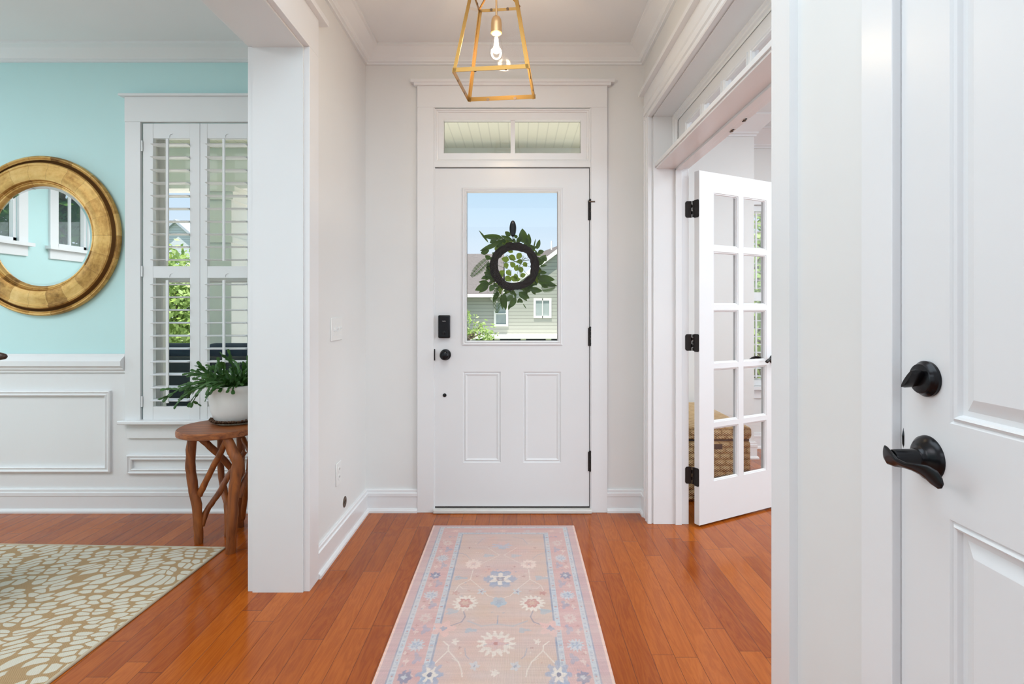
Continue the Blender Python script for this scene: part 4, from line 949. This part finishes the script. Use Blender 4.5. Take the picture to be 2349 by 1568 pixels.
def stem(base, dirv, n_, grav, L=.034, wd=.020, br=.25):
    p = Vector(base); d = Vector(dirv).normalized()
    for i in range(n_):
        nr = Vector((rng.uniform(-.6, .6), rng.uniform(-1, -.1), rng.uniform(.1, .9)))
        l_ = L*rng.uniform(.8, 1.15); seg(b, p, d, nr, l_, wd*rng.uniform(.85, 1.1))
        p = p+d*l_*.93
        if rng.random() < br and i > 1 and n_-i > 1:
            d2 = (d+Vector((rng.uniform(-.7, .7), rng.uniform(-.7, .7), rng.uniform(-.3, .6)))).normalized(); stem(p, d2, min(3, n_-i), grav, L*.9, wd*.9, 0)
        d = (d+Vector((rng.uniform(-.22, .22), rng.uniform(-.22, .22), -grav+rng.uniform(-.1, .1)))).normalized()
for k in range(96):
    a = rng.uniform(0, 2*PI); r = rng.uniform(.01, .10); el = rng.uniform(.25, 1.25)
    stem((pcx+r*math.cos(a), pcy+r*math.sin(a), pz+.185), (math.cos(a)*math.cos(el), math.sin(a)*math.cos(el)*.7, math.sin(el)), rng.randint(3, 6), rng.uniform(.16, .40))
# named trailing sprays as seen
zz = pz+.19
for (sx, sy_, n_, g, dx_, dz_) in ((-.10, -.04, 7, .16, -1, .55), (-.09, -.02, 7, .22, -1, .35), (-.10, .0, 6, .30, -1, .30), (-.08, -.05, 6, .28, -1, .75), (-.06, -.06, 6, .25, -.7, .9), (-.02, -.04, 5, .16, -.3, 1.2), (.03, -.03, 8, .08, .12, 1.5), (.06, -.04, 8, .08, .35, 1.5), (.05, .0, 7, .07, .2, 1.6), (.00, -.02, 7, .10, -.1, 1.5), (-.10, -.03, 9, .13, -1, .45), (-.09, -.05, 8, .18, -1, .25), (.09, -.03, 6, .2, .9, .7)):
    stem((pcx+sx, pcy+sy_, zz), (dx_, -.25, dz_), n_, g)
for (sx, sy_, n_, dx_, dz_) in ((-.125, -.07, 6, -.75, -.9), (-.135, -.05, 5, -.5, -.9), (-.02, -.145, 3, -.35, -.5), (-.06, -.135, 3, -.1, -1), (-.13, -.06, 4, -.9, -.2), (-.10, -.10, 5, -1, -.35)):
    stem((pcx+sx*1.05, pcy+sy_*1.1, zz+.02), (dx_, -.35, dz_), n_, .12, .030, .017, .1)
b.build('foliage', 'cactus', pot)

# ------------------------------------------------------------ rugs
rc = Vector((-1.492, 2.755)); ra = math.radians(-1.9)
dr = thing('area_rug', 'large tan rug with off-white pebble pattern on the dining floor', 'rug', (rc.x, rc.y, 0), ra)
b = MB(); b.box(-2.4, -.012, -3.0, -.012, 0, .007); b.build('rug_field', 'pebble', dr, local=True)
b = MB(); b.box(-2.412, 0, -.012, 0, 0, .009); b.box(-.012, 0, -3.012, -.012, 0, .009); b.box(-2.412, -2.4, -3.012, -.012, 0, .009); b.box(-2.4, -.012, -3.012, -3.0, 0, .009)
b.build('rug_binding', 'tanbind', dr, local=True, bevel=.003)
def runner():
    x0, x1, yfar, ynear = -.475, .320, 3.03, .62
    nu, nv = 318, 964
    us = np.linspace(x0, x1, nu); vsn = np.linspace(ynear, yfar, nv)
    GX, GY = np.meshgrid(us, vsn); cx = (x0+x1)/2
    R = np.random.RandomState(5)
    def lum(a): return np.array([S(*a)])[0]
    cols = np.zeros((nv, nu, 3))
    pinkB, mauve, guard, blue, tan, cream, pinkE = map(lum, ((210, 158, 156), (204, 166, 168), (200, 207, 213), (128, 148, 176), (214, 182, 160), (238, 228, 216), (244, 204, 190)))
    rust = lum((190, 120, 112)); lblue = lum((150, 182, 200)); dblue = lum((88, 108, 142)); pk = lum((226, 180, 172))
    # smooth noise
    def sm(sx, sy_):
        g = R.rand(sy_+2, sx+2); yi = np.linspace(0, sy_, nv); xi = np.linspace(0, sx, nu); y0_ = yi.astype(int); x0_ = xi.astype(int); fy = (yi-y0_)[:, None]; fx = (xi-x0_)[None, :]
        fy = fy*fy*(3-2*fy); fx = fx*fx*(3-2*fx)
        return (g[y0_][:, x0_]*(1-fy)*(1-fx)+g[y0_+1][:, x0_]*fy*(1-fx)+g[y0_][:, x0_+1]*(1-fy)*fx+g[y0_+1][:, x0_+1]*fy*fx)
    eX = np.minimum(GX-x0, x1-GX); eF = yfar-GY
    e = eX; eF2 = eF*1.12+.012
    E = np.minimum(e, np.where(eF2 < .2, eF2*1.25, 9)); 
    n1 = sm(5, 14)[..., None]; n2 = sm(14, 60)[..., None]
    tanv = tan*(1-.6*n1)+(pinkB*1.12)*.6*n1; tanv = tanv*(1-.4*n2)+lum((198, 192, 200))*.4*n2
    cols[:] = tanv
    def band(a, c, col, al=1.0):
        m = ((E >= a) & (E < c))[..., None]*al; cols[:] = cols*(1-m)+col*m
    pv = pinkB*(1-.35*n2)+lum((222, 190, 190))*.35*n2
    band(.062, .158, 0); m = ((E >= .062) & (E < .158))[..., None]; cols[:] = cols*(1-0)+pv*m
    band(.012, .046, mauve); band(.0, .012, pinkE)
    band(.044, .050, blue, .8); band(.050, .068, guard); band(.153, .175, guard); band(.175, .181, blue, .9)
    # dashes in guards
    along = np.where(eX < eF2*1.25, GY, GX)
    for a, c in ((.053, .065), (.156, .172)):
        ph = np.sin(along*300+np.sin(along*90)*1.5); tt = R.rand(nv//4+1, nu//3+1).repeat(4, 0).repeat(3, 1)[:nv, :nu]
        m = (((E > a) & (E < c) & (ph > .1) & (tt > .25)) * .6)[..., None]; cols[:] = cols*(1-m)+lum((150, 166, 188))*m
        m = (((E > a+.003) & (E < c-.003) & (np.sin(along*75) > .965)) * .8)[..., None]; cols[:] = cols*(1-m)+rust*m
    def blob(X, Y, rx, ry, col, n_=0, amp=0, al=1., ph=0, sharp=1):
        if Y+ry*1.5 < ynear: return
        dx = (GX-X)/rx; dy = (GY-Y)/ry; r = np.hypot(dx, dy); th = np.arctan2(dy, dx)
        k = np.cos(n_*th+ph); k = np.sign(k)*np.abs(k)**sharp; lim = 1+amp*k
        m = (np.clip((lim-r)*12, 0, 1)*al)[..., None]; cols[:] = cols*(1-m)+col*m
    def line(pts, col, w=.0022, al=.9):
        for (a, c) in zip(pts[:-1], pts[1:]):
            ax, ay = a; bx, by = c; L2 = (bx-ax)**2+(by-ay)**2+1e-9
            t = np.clip(((GX-ax)*(bx-ax)+(GY-ay)*(by-ay))/L2, 0, 1); d = np.hypot(GX-ax-t*(bx-ax), GY-ay-t*(by-ay))
            m = (np.clip((w-d)/.0012+.5, 0, 1)*al)[..., None]; cols[:] = cols*(1-m)+col*m
    def c7(px_, py_):
        x = 850+px_/4.121; y = 1190+py_/4.121; Y = CZ*F/(y-HY); return ((x-HX)*Y/F, Y)
    mirx = lambda p: (2*cx-p[0], p[1])
    def both(fn, p, *a, **k):
        p = (p[0]-.0, p[1]); fn(*p, *a, **k); q_ = mirx(p); fn(*q_, *a, **k)
    def bline(pts, col, w=.0022, al=.9):
        pts = [c7(*p) for p in pts]; line(pts, col, w, al); line([mirx(p) for p in pts], col, w, al)
    # vines
    bline([(1060, 430), (1220, 355), (1110, 285)], cream, .0018, .7); bline([(970, 490), (945, 585), (1040, 665), (1110, 740), (1170, 760)], cream, .0018, .8)
    bline([(945, 585), (835, 640), (795, 705)], cream, .0018, .8); bline([(835, 640), (870, 675), (910, 675)], cream, .0015, .7)
    bline([(590, 1400), (735, 1262), (738, 1215), (690, 1175)], cream, .0024, .85); bline([(735, 1262), (830, 1370), (860, 1450), (865, 1510)], cream, .0024, .85); bline([(830, 1370), (770, 1335)], cream, .0015, .8)
    bline([(830, 330), (900, 350), (945, 390)], blue, .0018, .6); bline([(1010, 250), (1060, 200), (1160, 180)], blue, .0018, .5); bline([(880, 890), (895, 940), (860, 990), (760, 1025)], dblue, .0026, .65)
    bline([(920, 980), (1050, 1030), (1200, 1010)], lblue, .004, .45); bline([(1200, 1005), (1200, 930)], blue, .002, .5); bline([(890, 1240), (900, 1310), (930, 1340)], blue, .0022, .6)
    # centre medallions
    X0 = cx; GX0, GY0 = GX, GY
    GX = GX+(sm(110, 330)-.5)*.007+(R.rand(nv, nu)-.5)*.002; GY = GY+(sm(110, 330)-.5)*.009+(R.rand(nv, nu)-.5)*.002
    for dY in (0, -1.262):
        Y = 2.427+dY
        blob(X0, Y, .068, .074, blue*1.15, 6, .16, .85, 0, .5); blob(X0, Y, .064, .064, blue*1.12, 14, .10, .8, 0, .5); blob(X0, Y, .034, .058, blue*1.1, 4, .3, .8); blob(X0, Y, .043, .044, cream, 6, .32, .95, PI, .7); blob(X0, Y, .020, .018, dblue, 4, .2, .9, PI); blob(X0, Y, .006, .006, guard)
        Y = 2.77+dY; blob(X0, Y, .046, .030, lum((184, 190, 208)), 7, .25, .8, 0, .7); blob(X0, Y+.024, .022, .022, pk, 5, .2, .8); blob(X0, Y-.03, .02, .012, lblue, 0, 0, .6)
        Y = 2.235+dY; blob(X0, Y, .033, .036, lblue*1.05, 5, .14, .9, PI/2); blob(X0, Y, .016, .018, blue, 6, .3, .6)
        Y = 1.957+dY; blob(X0, Y, .064, .068, cream, 15, .19, .92, 0, .7); blob(X0, Y, .040, .040, pk*.95, 7, .2, .95); blob(X0, Y-.002, .024, .020, mauve*1.08, 4, .35, .9); blob(X0, Y, .007, .010, rust)
        both(blob, (-.2815, 2.05+dY), .040, .045, pk*1.06, 5, .28, .9); both(blob, (-.2815, 2.05+dY), .012, .014, blue, 4, .3, .8)
        both(blob, (-.209, 2.568+dY), .038, .045, lum((240, 216, 204)), 11, .13, .95); both(blob, (-.209, 2.568+dY), .016, .018, pk*.92, 6, .3, .8); both(blob, (-.209, 2.568+dY), .004, .004, blue)
        both(blob, (-.216, 2.227+dY), .048, .056, cream, 15, .16, .9, 0, .6); both(blob, (-.216, 2.227+dY), .029, .034, rust*1.12, 6, .12, .9); both(blob, (-.216, 2.227+dY), .014, .017, tan, 6, .4, .7)
        both(blob, (-.292, 1.79+dY), .040, .060, blue*1.25, 8, .22, .85, 0, .6); both(blob, (-.292, 1.79+dY), .022, .034, cream, 6, .3, .95); both(blob, (-.292, 1.79+dY), .008, .012, dblue)
        for (p, w_, h_) in (((1110, 360), .026, .016), ((845, 572), .030, .018), ((765, 890), .024, .020), ((940, 1070), .022, .014)):
            q_ = c7(*p); both(blob, (q_[0], q_[1]+dY), w_, h_, lblue, 3, .25, .65)
        for p in ((935, 285), (1005, 555), (600+240, 1235), (1110, 465), (700, 450), (560, 820)):
            q_ = c7(*p); both(blob, (q_[0], q_[1]+dY), .0065, .006, rust*.7, 4, .5, .8)
        for p in ((805, 715),): q_ = c7(*p); both(blob, (q_[0], q_[1]+dY), .014, .016, rust, 5, .3, .7)
        for p in ((1050, 700), (980, 1410)): q_ = c7(*p); both(blob, (q_[0], q_[1]+dY), .016, .022, guard, 5, .3, .85); both(blob, (q_[0], q_[1]+dY), .005, .006, blue)
        for p in ((800, 1175), (1165, 1475)): q_ = c7(*p); both(blob, (q_[0], q_[1]+dY), .012, .015, cream, 5, .25, .8)
        for (x_, y_) in R.rand(26, 2): both(blob, (-.29+x_*.2, 1.76+y_*1.1+dY), .004+.003*x_, .004, (cream, blue, rust)[int(y_*29) % 3], 3, .3, .5)
        for (x_, y_) in R.rand(34, 2): both(blob, (x0+.075+x_*.07, 1.76+y_*1.2+dY), .005, .006, (cream, blue, pinkE)[int(y_*31) % 3], 3, .4, .55)
    bX = x0+.109
    for i in range(13):
        Y = 2.80-i*.1705; k = i % 4
        if k in (1, 3): both(blob, (bX, Y), .028, .034, guard*1.03, 13, .20, .9, 0, .6); both(blob, (bX, Y), .015, .016, blue*1.2, 5, .4, .7); both(blob, (bX, Y), .008, .008, guard, 4, .4, .7)
        elif k == 2: both(blob, (bX-.008, Y), .023, .030, dblue*1.25, 7, .16, .85); both(blob, (bX-.008, Y), .009, .011, guard, 4, .3, .9)
        else: both(blob, (bX+.004, Y), .024, .030, lum((222, 204, 196)), 11, .2, .75); both(blob, (bX+.004, Y), .010, .012, pinkB, 5, .3, .7)
        both(blob, (bX+.016, Y-.075), .014, .026, blue*1.15, 3, .4, .6); both(blob, (bX-.018, Y-.09), .008, .014, cream, 4, .4, .5); both(blob, (bX-.022, Y-.05), .006, .006, rust*.8, 4, .5, .6)
    for X in (-.34, -.21, cx, .055, .185): blob(X, 2.952, .018, .012, (guard, pinkE)[int(X*50) % 2], 7, .3, .6)
    GX, GY = GX0, GY0
    # faded streaks
    stk = sm(6, 400); stk2 = R.rand(nv, nu)
    f = (.90+.16*stk+.08*(stk2-.5))[..., None]; cols *= f
    fade = (.12+.34*np.clip(sm(4, 90), 0, 1))[..., None]; cols = cols*(1-fade)+lum((222, 200, 190))*fade
    cols = np.clip(cols, 0, 1)
    me = bpy.data.meshes.new('runner_rug'); N = nu*nv
    ez = .0075*np.clip(np.minimum(np.minimum(GX-x0, x1-GX), np.minimum(yfar-GY, GY-ynear))/.0025+.2, .2, 1)
    co = np.stack([GX, GY, ez], -1).reshape(-1, 3); me.vertices.add(N); me.vertices.foreach_set('co', co.ravel())
    i = np.arange(nv-1)[:, None]*nu+np.arange(nu-1)[None, :]; quads = np.stack([i, i+1, i+1+nu, i+nu], -1).reshape(-1, 4)
    nf = len(quads); me.loops.add(nf*4); me.loops.foreach_set('vertex_index', quads.ravel().astype(np.int32)); me.polygons.add(nf)
    me.polygons.foreach_set('loop_start', (np.arange(nf)*4).astype(np.int32)); me.polygons.foreach_set('use_smooth', np.ones(nf, bool)); me.update(calc_edges=True)
    ca = me.color_attributes.new('pattern', 'FLOAT_COLOR', 'POINT'); rgba = np.ones((N, 4)); rgba[:, :3] = cols.reshape(-1, 3); ca.data.foreach_set('color', rgba.ravel())
    m, n, bs = newmat('woven_runner'); at = n.n.new('ShaderNodeAttribute'); at.attribute_name = 'pattern'
    x, y, z = n.sep(n.geo()); wv = n.m('ADD', n.m('SINE', n.m('MULTIPLY', x, 1700)), n.m('SINE', n.m('MULTIPLY', y, 1500)))
    n._in(bs.inputs['Base Color'], n.mix(n.m('ADD', .14, n.m('MULTIPLY', wv, .07)), at.outputs['Color'], (.30, .24, .23))); bs.inputs['Roughness'].default_value = .95
    n._in(bs.inputs['Normal'], n.bump(wv, .4, .001)); me.materials.append(m)
    o = bpy.data.objects.new('runner_rug', me); COL.objects.link(o)
    tag(o, 'faded pink and blue oriental runner rug leading to the front door', 'rug')
runner()

# ------------------------------------------------------------ dining chair (only its rail end enters the frame)
ch = thing('dining_chair', 'dark brown wooden chair whose rail end shows at the left edge', 'chair', (-2.45, 2.12, .009))
cxs = (-2.262, -2.64)
b = MB(); b.box(-2.66, -2.245, 1.90, 2.29, .43, .465); b.build('seat', 'darkwood', ch, bevel=.012, smooth=True)
for x in cxs:
    MB().tube([(x, 2.28, .009), (x, 2.275, .45), (x, 2.29, .75), (x, 2.30, 1.0)], [.015, .020, .018, .015], 12).build('back_post', 'darkwood', ch, smooth=True)
    MB().tube([(x, 1.93, .009), (x, 1.93, .44)], [.014, .022], 12).build('leg', 'darkwood', ch, smooth=True)
b = MB(); pts = [(-2.722, 2.30, 1.016), (-2.715, 2.30, 1.018), (-2.69, 2.30, 1.02), (-2.6, 2.31, 1.03), (-2.45, 2.33, 1.045), (-2.3, 2.31, 1.03), (-2.21, 2.30, 1.021), (-2.190, 2.30, 1.020), (-2.183, 2.30, 1.020)]
b.tube(pts, [.007, .014, .017, .020, .022, .020, .0165, .012, .006], 16); b.build('crest_rail', 'darkwood', ch, smooth=True, ang=80)
for x in (-2.36, -2.45, -2.54): MB().tube([(x, 2.27, .46), (x, 2.31, 1.02)], .009, 8).build('back_spindle', 'darkwood', ch, smooth=True)

# ------------------------------------------------------------ woven trunk
tx0, tx1, ty0, ty1 = 1.01, PX(1724, 3.42), 3.42, 4.36
tr = thing('woven_trunk', 'woven tan wicker trunk with lid behind the glass study door', 'trunk', ((tx0+tx1)/2, (ty0+ty1)/2, 0))
MB().box(tx0, tx1, ty0, ty1, 0, .385).build('trunk_body', 'weave', tr, bevel=.02, smooth=True)
MB().box(tx0-.006, tx1+.004, ty0-.008, ty1, .395, .475).build('trunk_lid', 'weave', tr, bevel=.025, smooth=True, seg=4)
MB().box(tx0+.01, tx1-.01, ty0+.012, ty1-.01, .384, .396).build('lid_gap_shade', 'blackgap', tr)  # dark insert paints the shade in the seam below the lid
MB().box(PX(1630, ty0), PX(1657, ty0), ty0-.002, ty0+.02, PZ(1030, ty0), PZ(1018, ty0)).build('hand_hole', 'blackgap', tr)

# ------------------------------------------------------------ exterior: porch
st(MB().box(-6, WRB-.2, 3.46, 5.3, -.16, -.04).build('floor_porch', 'porchwhite'), 'porch floor outside the front door', 'floor')
pcz = 2.75; py1 = 5.1; bz = PZ(432, 5.1)
st(MB().box(-6, WRB-.2, 3.46, 5.4, pcz, pcz+.05).build('ceiling_porch', 'bead'), 'pale green beadboard porch ceiling seen through the transom', 'ceiling')
st(MB().box(-6, WRB-.2, py1, py1+.2, bz, pcz).build('trim_23', 'porchwhite'), 'white beam along the front edge of the porch')
st(MB().box(-6, -1.0, 3.461, 3.47, -.16, pcz).box(-1,-1,0,0,0,0).build('trim_24', 'siding_grey'), 'lap siding outside beside the front door') if False else None
for i, x in enumerate((PX(514, 5.2), PX(240, 5.2))):
    t = thing('porch_column', ['white porch column seen through the shutters', 'white porch column farther left along the porch'][i], 'column', (x, 5.2, -.04))
    MB().box(x-.15, x+.15, 5.05, 5.35, -.04, bz).build('shaft', 'porchwhite', t, bevel=.004)
    b = MB(); b.box(x-.18, x+.18, 5.02, 5.38, bz-.12, bz-.001); b.box(x-.21, x+.21, 4.99, 5.41, bz-.05, bz-.002); b.box(x-.17, x+.17, 5.03, 5.37, bz-.52, bz-.47); b.build('capital', 'porchwhite', t)
    MB().box(x-.17, x+.17, 5.03, 5.37, -.04, .12).build('column_base', 'porchwhite', t)
ps = thing('patio_loveseat', 'dark navy cushioned loveseat on the porch behind the shutters', 'outdoor seat', (-2.45, 4.35, -.04))
b = MB(); b.box(-2.98, -1.95, 4.14, 4.20, .10, .86); b.box(-2.98, -2.90, 4.2, 4.85, -.02, .60); b.box(-2.03, -1.95, 4.2, 4.85, -.02, .60); b.box(-2.9, -2.03, 4.2, 4.85, .20, .34)
for x in (-2.95, -1.98): b.box(x-.03, x+.03, 4.14, 4.20, -.04, .12)
b.build('wicker_frame', 'wicker', ps, bevel=.015, smooth=True)
for x0_ in (-2.92, -2.45): MB().box(x0_, x0_+.455, 4.205, 4.34, .40, .955).build('back_cushion', 'navy', ps, bevel=.05, smooth=True, seg=4); MB().box(x0_, x0_+.455, 4.34, 4.84, .345, .46).build('seat_cushion', 'navy', ps, bevel=.04, smooth=True, seg=3)
st(MB().box(-120, 120, -60, 160, -1.6, -1.5).build('ground', 'grass'), 'green lawn outside', 'ground')
M['concrete'] = paint('bounce_slab_concrete', (.80, .77, .72), .9, .3, 10)  # colour of the slab added to throw sunlight onto the porch ceiling
st(MB().box(-16, 12, 5.5, 14, -1.5, -1.45).build('floor_bounce_slab', 'concrete'), 'pale concrete slab added to bounce sunlight up under the porch', 'reflector')
st(MB().box(-6, WRB-.2, 3.46, 5.3, -1.5, -.16).build('trim_25', 'porchwhite'), 'porch foundation', 'foundation')

# ------------------------------------------------------------ exterior: neighbour house at 40 m
HYY = 40.0; hx = lambda x: PX(x, HYY); hz = lambda y: PZ(y, HYY)
nh = thing('house', 'sage sided house with grey roof and gable across the street', 'house', (hx(1200), HYY+3, -1.5))
pkx, pky = 1330, 541
b = MB()
b.box(hx(900), hx(1143), HYY, HYY+8, -1.5, hz(680)+.25)
gl, gr = hx(1143), hx(1517); ez_ = hz(680); pz_ = hz(pky)
b.add([(gl, HYY-.01, -1.5), (gr, HYY-.01, -1.5), (gr, HYY-.01, ez_), ((gl+gr)/2, HYY-.01, pz_), (gl, HYY-.01, ez_), (gl, HYY+8, -1.5), (gr, HYY+8, -1.5), (gr, HYY+8, ez_), ((gl+gr)/2, HYY+8, pz_), (gl, HYY+8, ez_)],
      [(0, 1, 2, 3, 4), (9, 8, 7, 6, 5), (0, 4, 9, 5), (1, 6, 7, 2)])
b.build('wall', 'siding', nh)
b = MB()  # left roof slope facing us
ov = .70; ze = hz(676); zr = hz(582)*(HYY+3)/HYY*1.0
zr = CZ+(HY-582)*(HYY+3.2)/F
b.add([(hx(880), HYY-ov, ze), (gl+.35, HYY-ov, ze), (gl+.35, HYY+3.2, zr), (hx(880), HYY+3.2, zr), (hx(880), HYY+8.4, ze), (gl+.35, HYY+8.4, ze),
       (hx(880), HYY-ov, ze-.12), (gl+.35, HYY-ov, ze-.12), (gl+.35, HYY+3.2, zr-.15), (hx(880), HYY+3.2, zr-.15)], [(0, 1, 2, 3), (3, 2, 5, 4), (6, 7, 8, 9), (1, 7, 8, 2)])
b.build('main_roof', 'roof', nh)
b = MB(); ovr = .22; xm_ = (gl+gr)/2; sl = (pz_-ez_)/(xm_-gl)
for sg in (-1, 1):
    xe = xm_+sg*((xm_-gl)+.5); zee = pz_-sl*((xm_-gl)+.5)
    b.add([(xe, HYY-ovr, zee), (xm_, HYY-ovr, pz_), (xm_, HYY+9, pz_), (xe, HYY+9, zee), (xe, HYY-ovr, zee+.25), (xm_, HYY-ovr, pz_+.25), (xm_, HYY+9, pz_+.25), (xe, HYY+9, zee+.25)], [(0, 1, 2, 3), (4, 7, 6, 5), (0, 4, 5, 1), (2, 6, 7, 3), (0, 3, 7, 4)])
# higher roof behind the gable
zz1 = CZ+(HY-569)*(HYY+5)/F
b.add([(PX(1225, HYY+5), HYY+5, zz1-.55), (PX(1290, HYY+5), HYY+5, zz1+.35), (PX(1500, HYY+5), HYY+5, zz1+.4), (PX(1500, HYY-.0), HYY+3, ez_), (PX(1225, HYY+3), HYY+3, ez_)], [(0, 1, 2, 3, 4)])
b.build('gable_roof', 'roof', nh)
b = MB()
b.box(hx(880), gl+.3, HYY-ov-.03, HYY-ov, ze-.20, ze+.04)
for sg in (-1,):
    p0 = Vector((xm_-((xm_-gl)+.5), HYY-ovr-.02, pz_-sl*((xm_-gl)+.5)+.10)); p1 = Vector((xm_, HYY-ovr-.02, pz_+.10)); b.beam(p0, p1, .05, .28, (0, 0, 1))
b.build('white_fascia', 'porchwhite', nh)
def hwin(x0, x1, y0, y1, div):
    f = MB(); X0, X1, Z0, Z1 = hx(x0), hx(x1), hz(y1), hz(y0); f.frame((0, HYY-.02, 0), X_, Z_, -Y_, X0, X1, Z0, Z1, [(0, -.02), (0, .06), (.16, .06), (.16, -.02)])
    if div == 'v': f.box((X0+X1)/2-.03, (X0+X1)/2+.03, HYY-.08, HYY-.02, Z0, Z1)
    else: f.box(X0, X1, HYY-.09, HYY-.02, (Z0+Z1)/2-.04, (Z0+Z1)/2+.04)
    w = f.build('window', 'porchwhite', nh); MB().box(X0+.1, X1-.1, HYY-.025, HYY-.015, Z0+.1, Z1-.1).build('pane', pane_m, w)
pane_m = paint('far_window_curtain', (.33, .38, .38), .3, .5, 3, var=.25)
hwin(1133, 1166, 690, 748, 'h'); hwin(1224, 1265, 684, 729, 'v')
b = MB(); b.box(hx(1085), hx(1340), HYY-1.6, HYY, hz(774), hz(766)); b.build('porch_roof_edge', 'porchwhite', nh)
for x in (1088, 1142, 1200, 1256): MB().box(hx(x-6), hx(x+6), HYY-1.3, HYY-1.1, -1.5, hz(774)).build('porch_post', 'porchwhite', nh)
MB().box(hx(1090), hx(1330), HYY-.10, HYY-.03, -1.3, hz(775)).build('porch_screen', paint('dark_porch_screen', (.07, .09, .11), .5, 0), nh)
MB().lathe([(.06, 0), (.06, .7)], (hx(1269), HYY+2.0, CZ+(HY-573)*(HYY+2)/F), n=10).build('vent_pipe', 'porchwhite', nh)
# distant gabled house through the shutters
H2 = 46.0; h2 = thing('house', 'pale grey gabled house far off behind the trees', 'house', (PX(400, H2), H2+4, -1.5))
a0, a1 = PX(345, H2), PX(465, H2); zp = PZ(510, H2); ze2 = PZ(562, H2); b = MB()
b.add([(a0, H2, -1.5), (a1, H2, -1.5), (a1, H2, ze2), ((a0+a1)/2, H2, zp), (a0, H2, ze2), (a0, H2+8, -1.5), (a1, H2+8, -1.5), (a1, H2+8, ze2), ((a0+a1)/2, H2+8, zp), (a0, H2+8, ze2)], [(0, 1, 2, 3, 4), (9, 8, 7, 6, 5), (0, 4, 9, 5), (1, 6, 7, 2)])
b.build('wall', 'siding_grey', h2)
b = MB(); xm2 = (a0+a1)/2; s2 = (zp-ze2)/(xm2-a0)
for sg in (-1, 1):
    w2 = (xm2-a0)+.5; xe = xm2+sg*w2; ze3 = zp-s2*w2; b.add([(xe, H2-.3, ze3), (xm2, H2-.3, zp), (xm2, H2+8.3, zp), (xe, H2+8.3, ze3), (xe, H2-.3, ze3+.25), (xm2, H2-.3, zp+.25), (xm2, H2+8.3, zp+.25), (xe, H2+8.3, ze3+.25)], [(0, 3, 2, 1), (4, 5, 6, 7), (0, 1, 5, 4), (2, 3, 7, 6), (0, 4, 7, 3)])
b.build('roof', paint('pale_blue_roof', (.42, .47, .53), .8, .2), h2)
# trees
def tree(label, c, r, zc, n_, seed, mat='tleaf', ls=.16, rz=1., group=None):
    rg = random.Random(seed); x, y = c; t = thing('tree', label, 'tree', (x, y, -1.5), group=group)
    b = MB(); b.tube([(x, y, -1.5), (x+.05, y, zc-r*.3), (x, y, zc+r*.4)], [.06*r+.04, .04*r+.03, .02], 8)
    for k in range(10):
        a = rg.uniform(0, 2*PI); b.tube([(x, y, zc-r*.4+k*.06*r), (x+.6*r*math.cos(a), y+.6*r*math.sin(a), zc+rg.uniform(-.2, .6)*r)], [.03, .01], 5)
    b.build('trunk', 'bark', t, smooth=True)
    V = []; Fc = []; cl = []
    for k in range(max(14, n_//60)):
        while True:
            q_ = Vector((rg.uniform(-1, 1), rg.uniform(-1, 1), rg.uniform(-1, 1)))
            if q_.length < 1: break
        cl.append(Vector((x+q_.x*r*.85, y+q_.y*r*.85, zc+q_.z*r*rz*.85)))
    for k in range(n_):
        p = rg.choice(cl)+Vector((rg.gauss(0, .16), rg.gauss(0, .16), rg.gauss(0, .13)))*r
        a = Vector((rg.uniform(-1, 1), rg.uniform(-1, 1), rg.uniform(-1, 1))).normalized(); c_ = a.orthogonal().normalized(); s_ = ls*rg.uniform(.6, 1.2); o = len(V)
        V += [p-a*s_, p+c_*s_*.45, p+a*s_, p-c_*s_*.45]; Fc.append((o, o+1, o+2, o+3))
    MB().add(V, Fc).build('crown', mat, t)
tree('bright green leafy tree seen through the left shutter panel', (PX(405, 15), 15), 1.75, 1.35, 6500, 1, ls=.10)
tree('small leafy tree seen beside the porch column', (PX(585, 22), 22), 2.0, 1.0, 4000, 2, ls=.14)
tree('sunlit young tree at the lower left of the front door glass', (PX(1066, 12), 12), .62, PZ(765, 12)-.1, 900, 3, ls=.055)
tree('green tree outside the study window', (PX(1742, 9.5), 9.5), 2.4, 1.6, 9000, 4, ls=.11, mat='tleaf')
tree('large dark green tree outside the dining room, reflected in the round mirror', (-10.5, -5.8), 3.0, 4.0, 8000, 5, ls=.17, mat='tleafd')
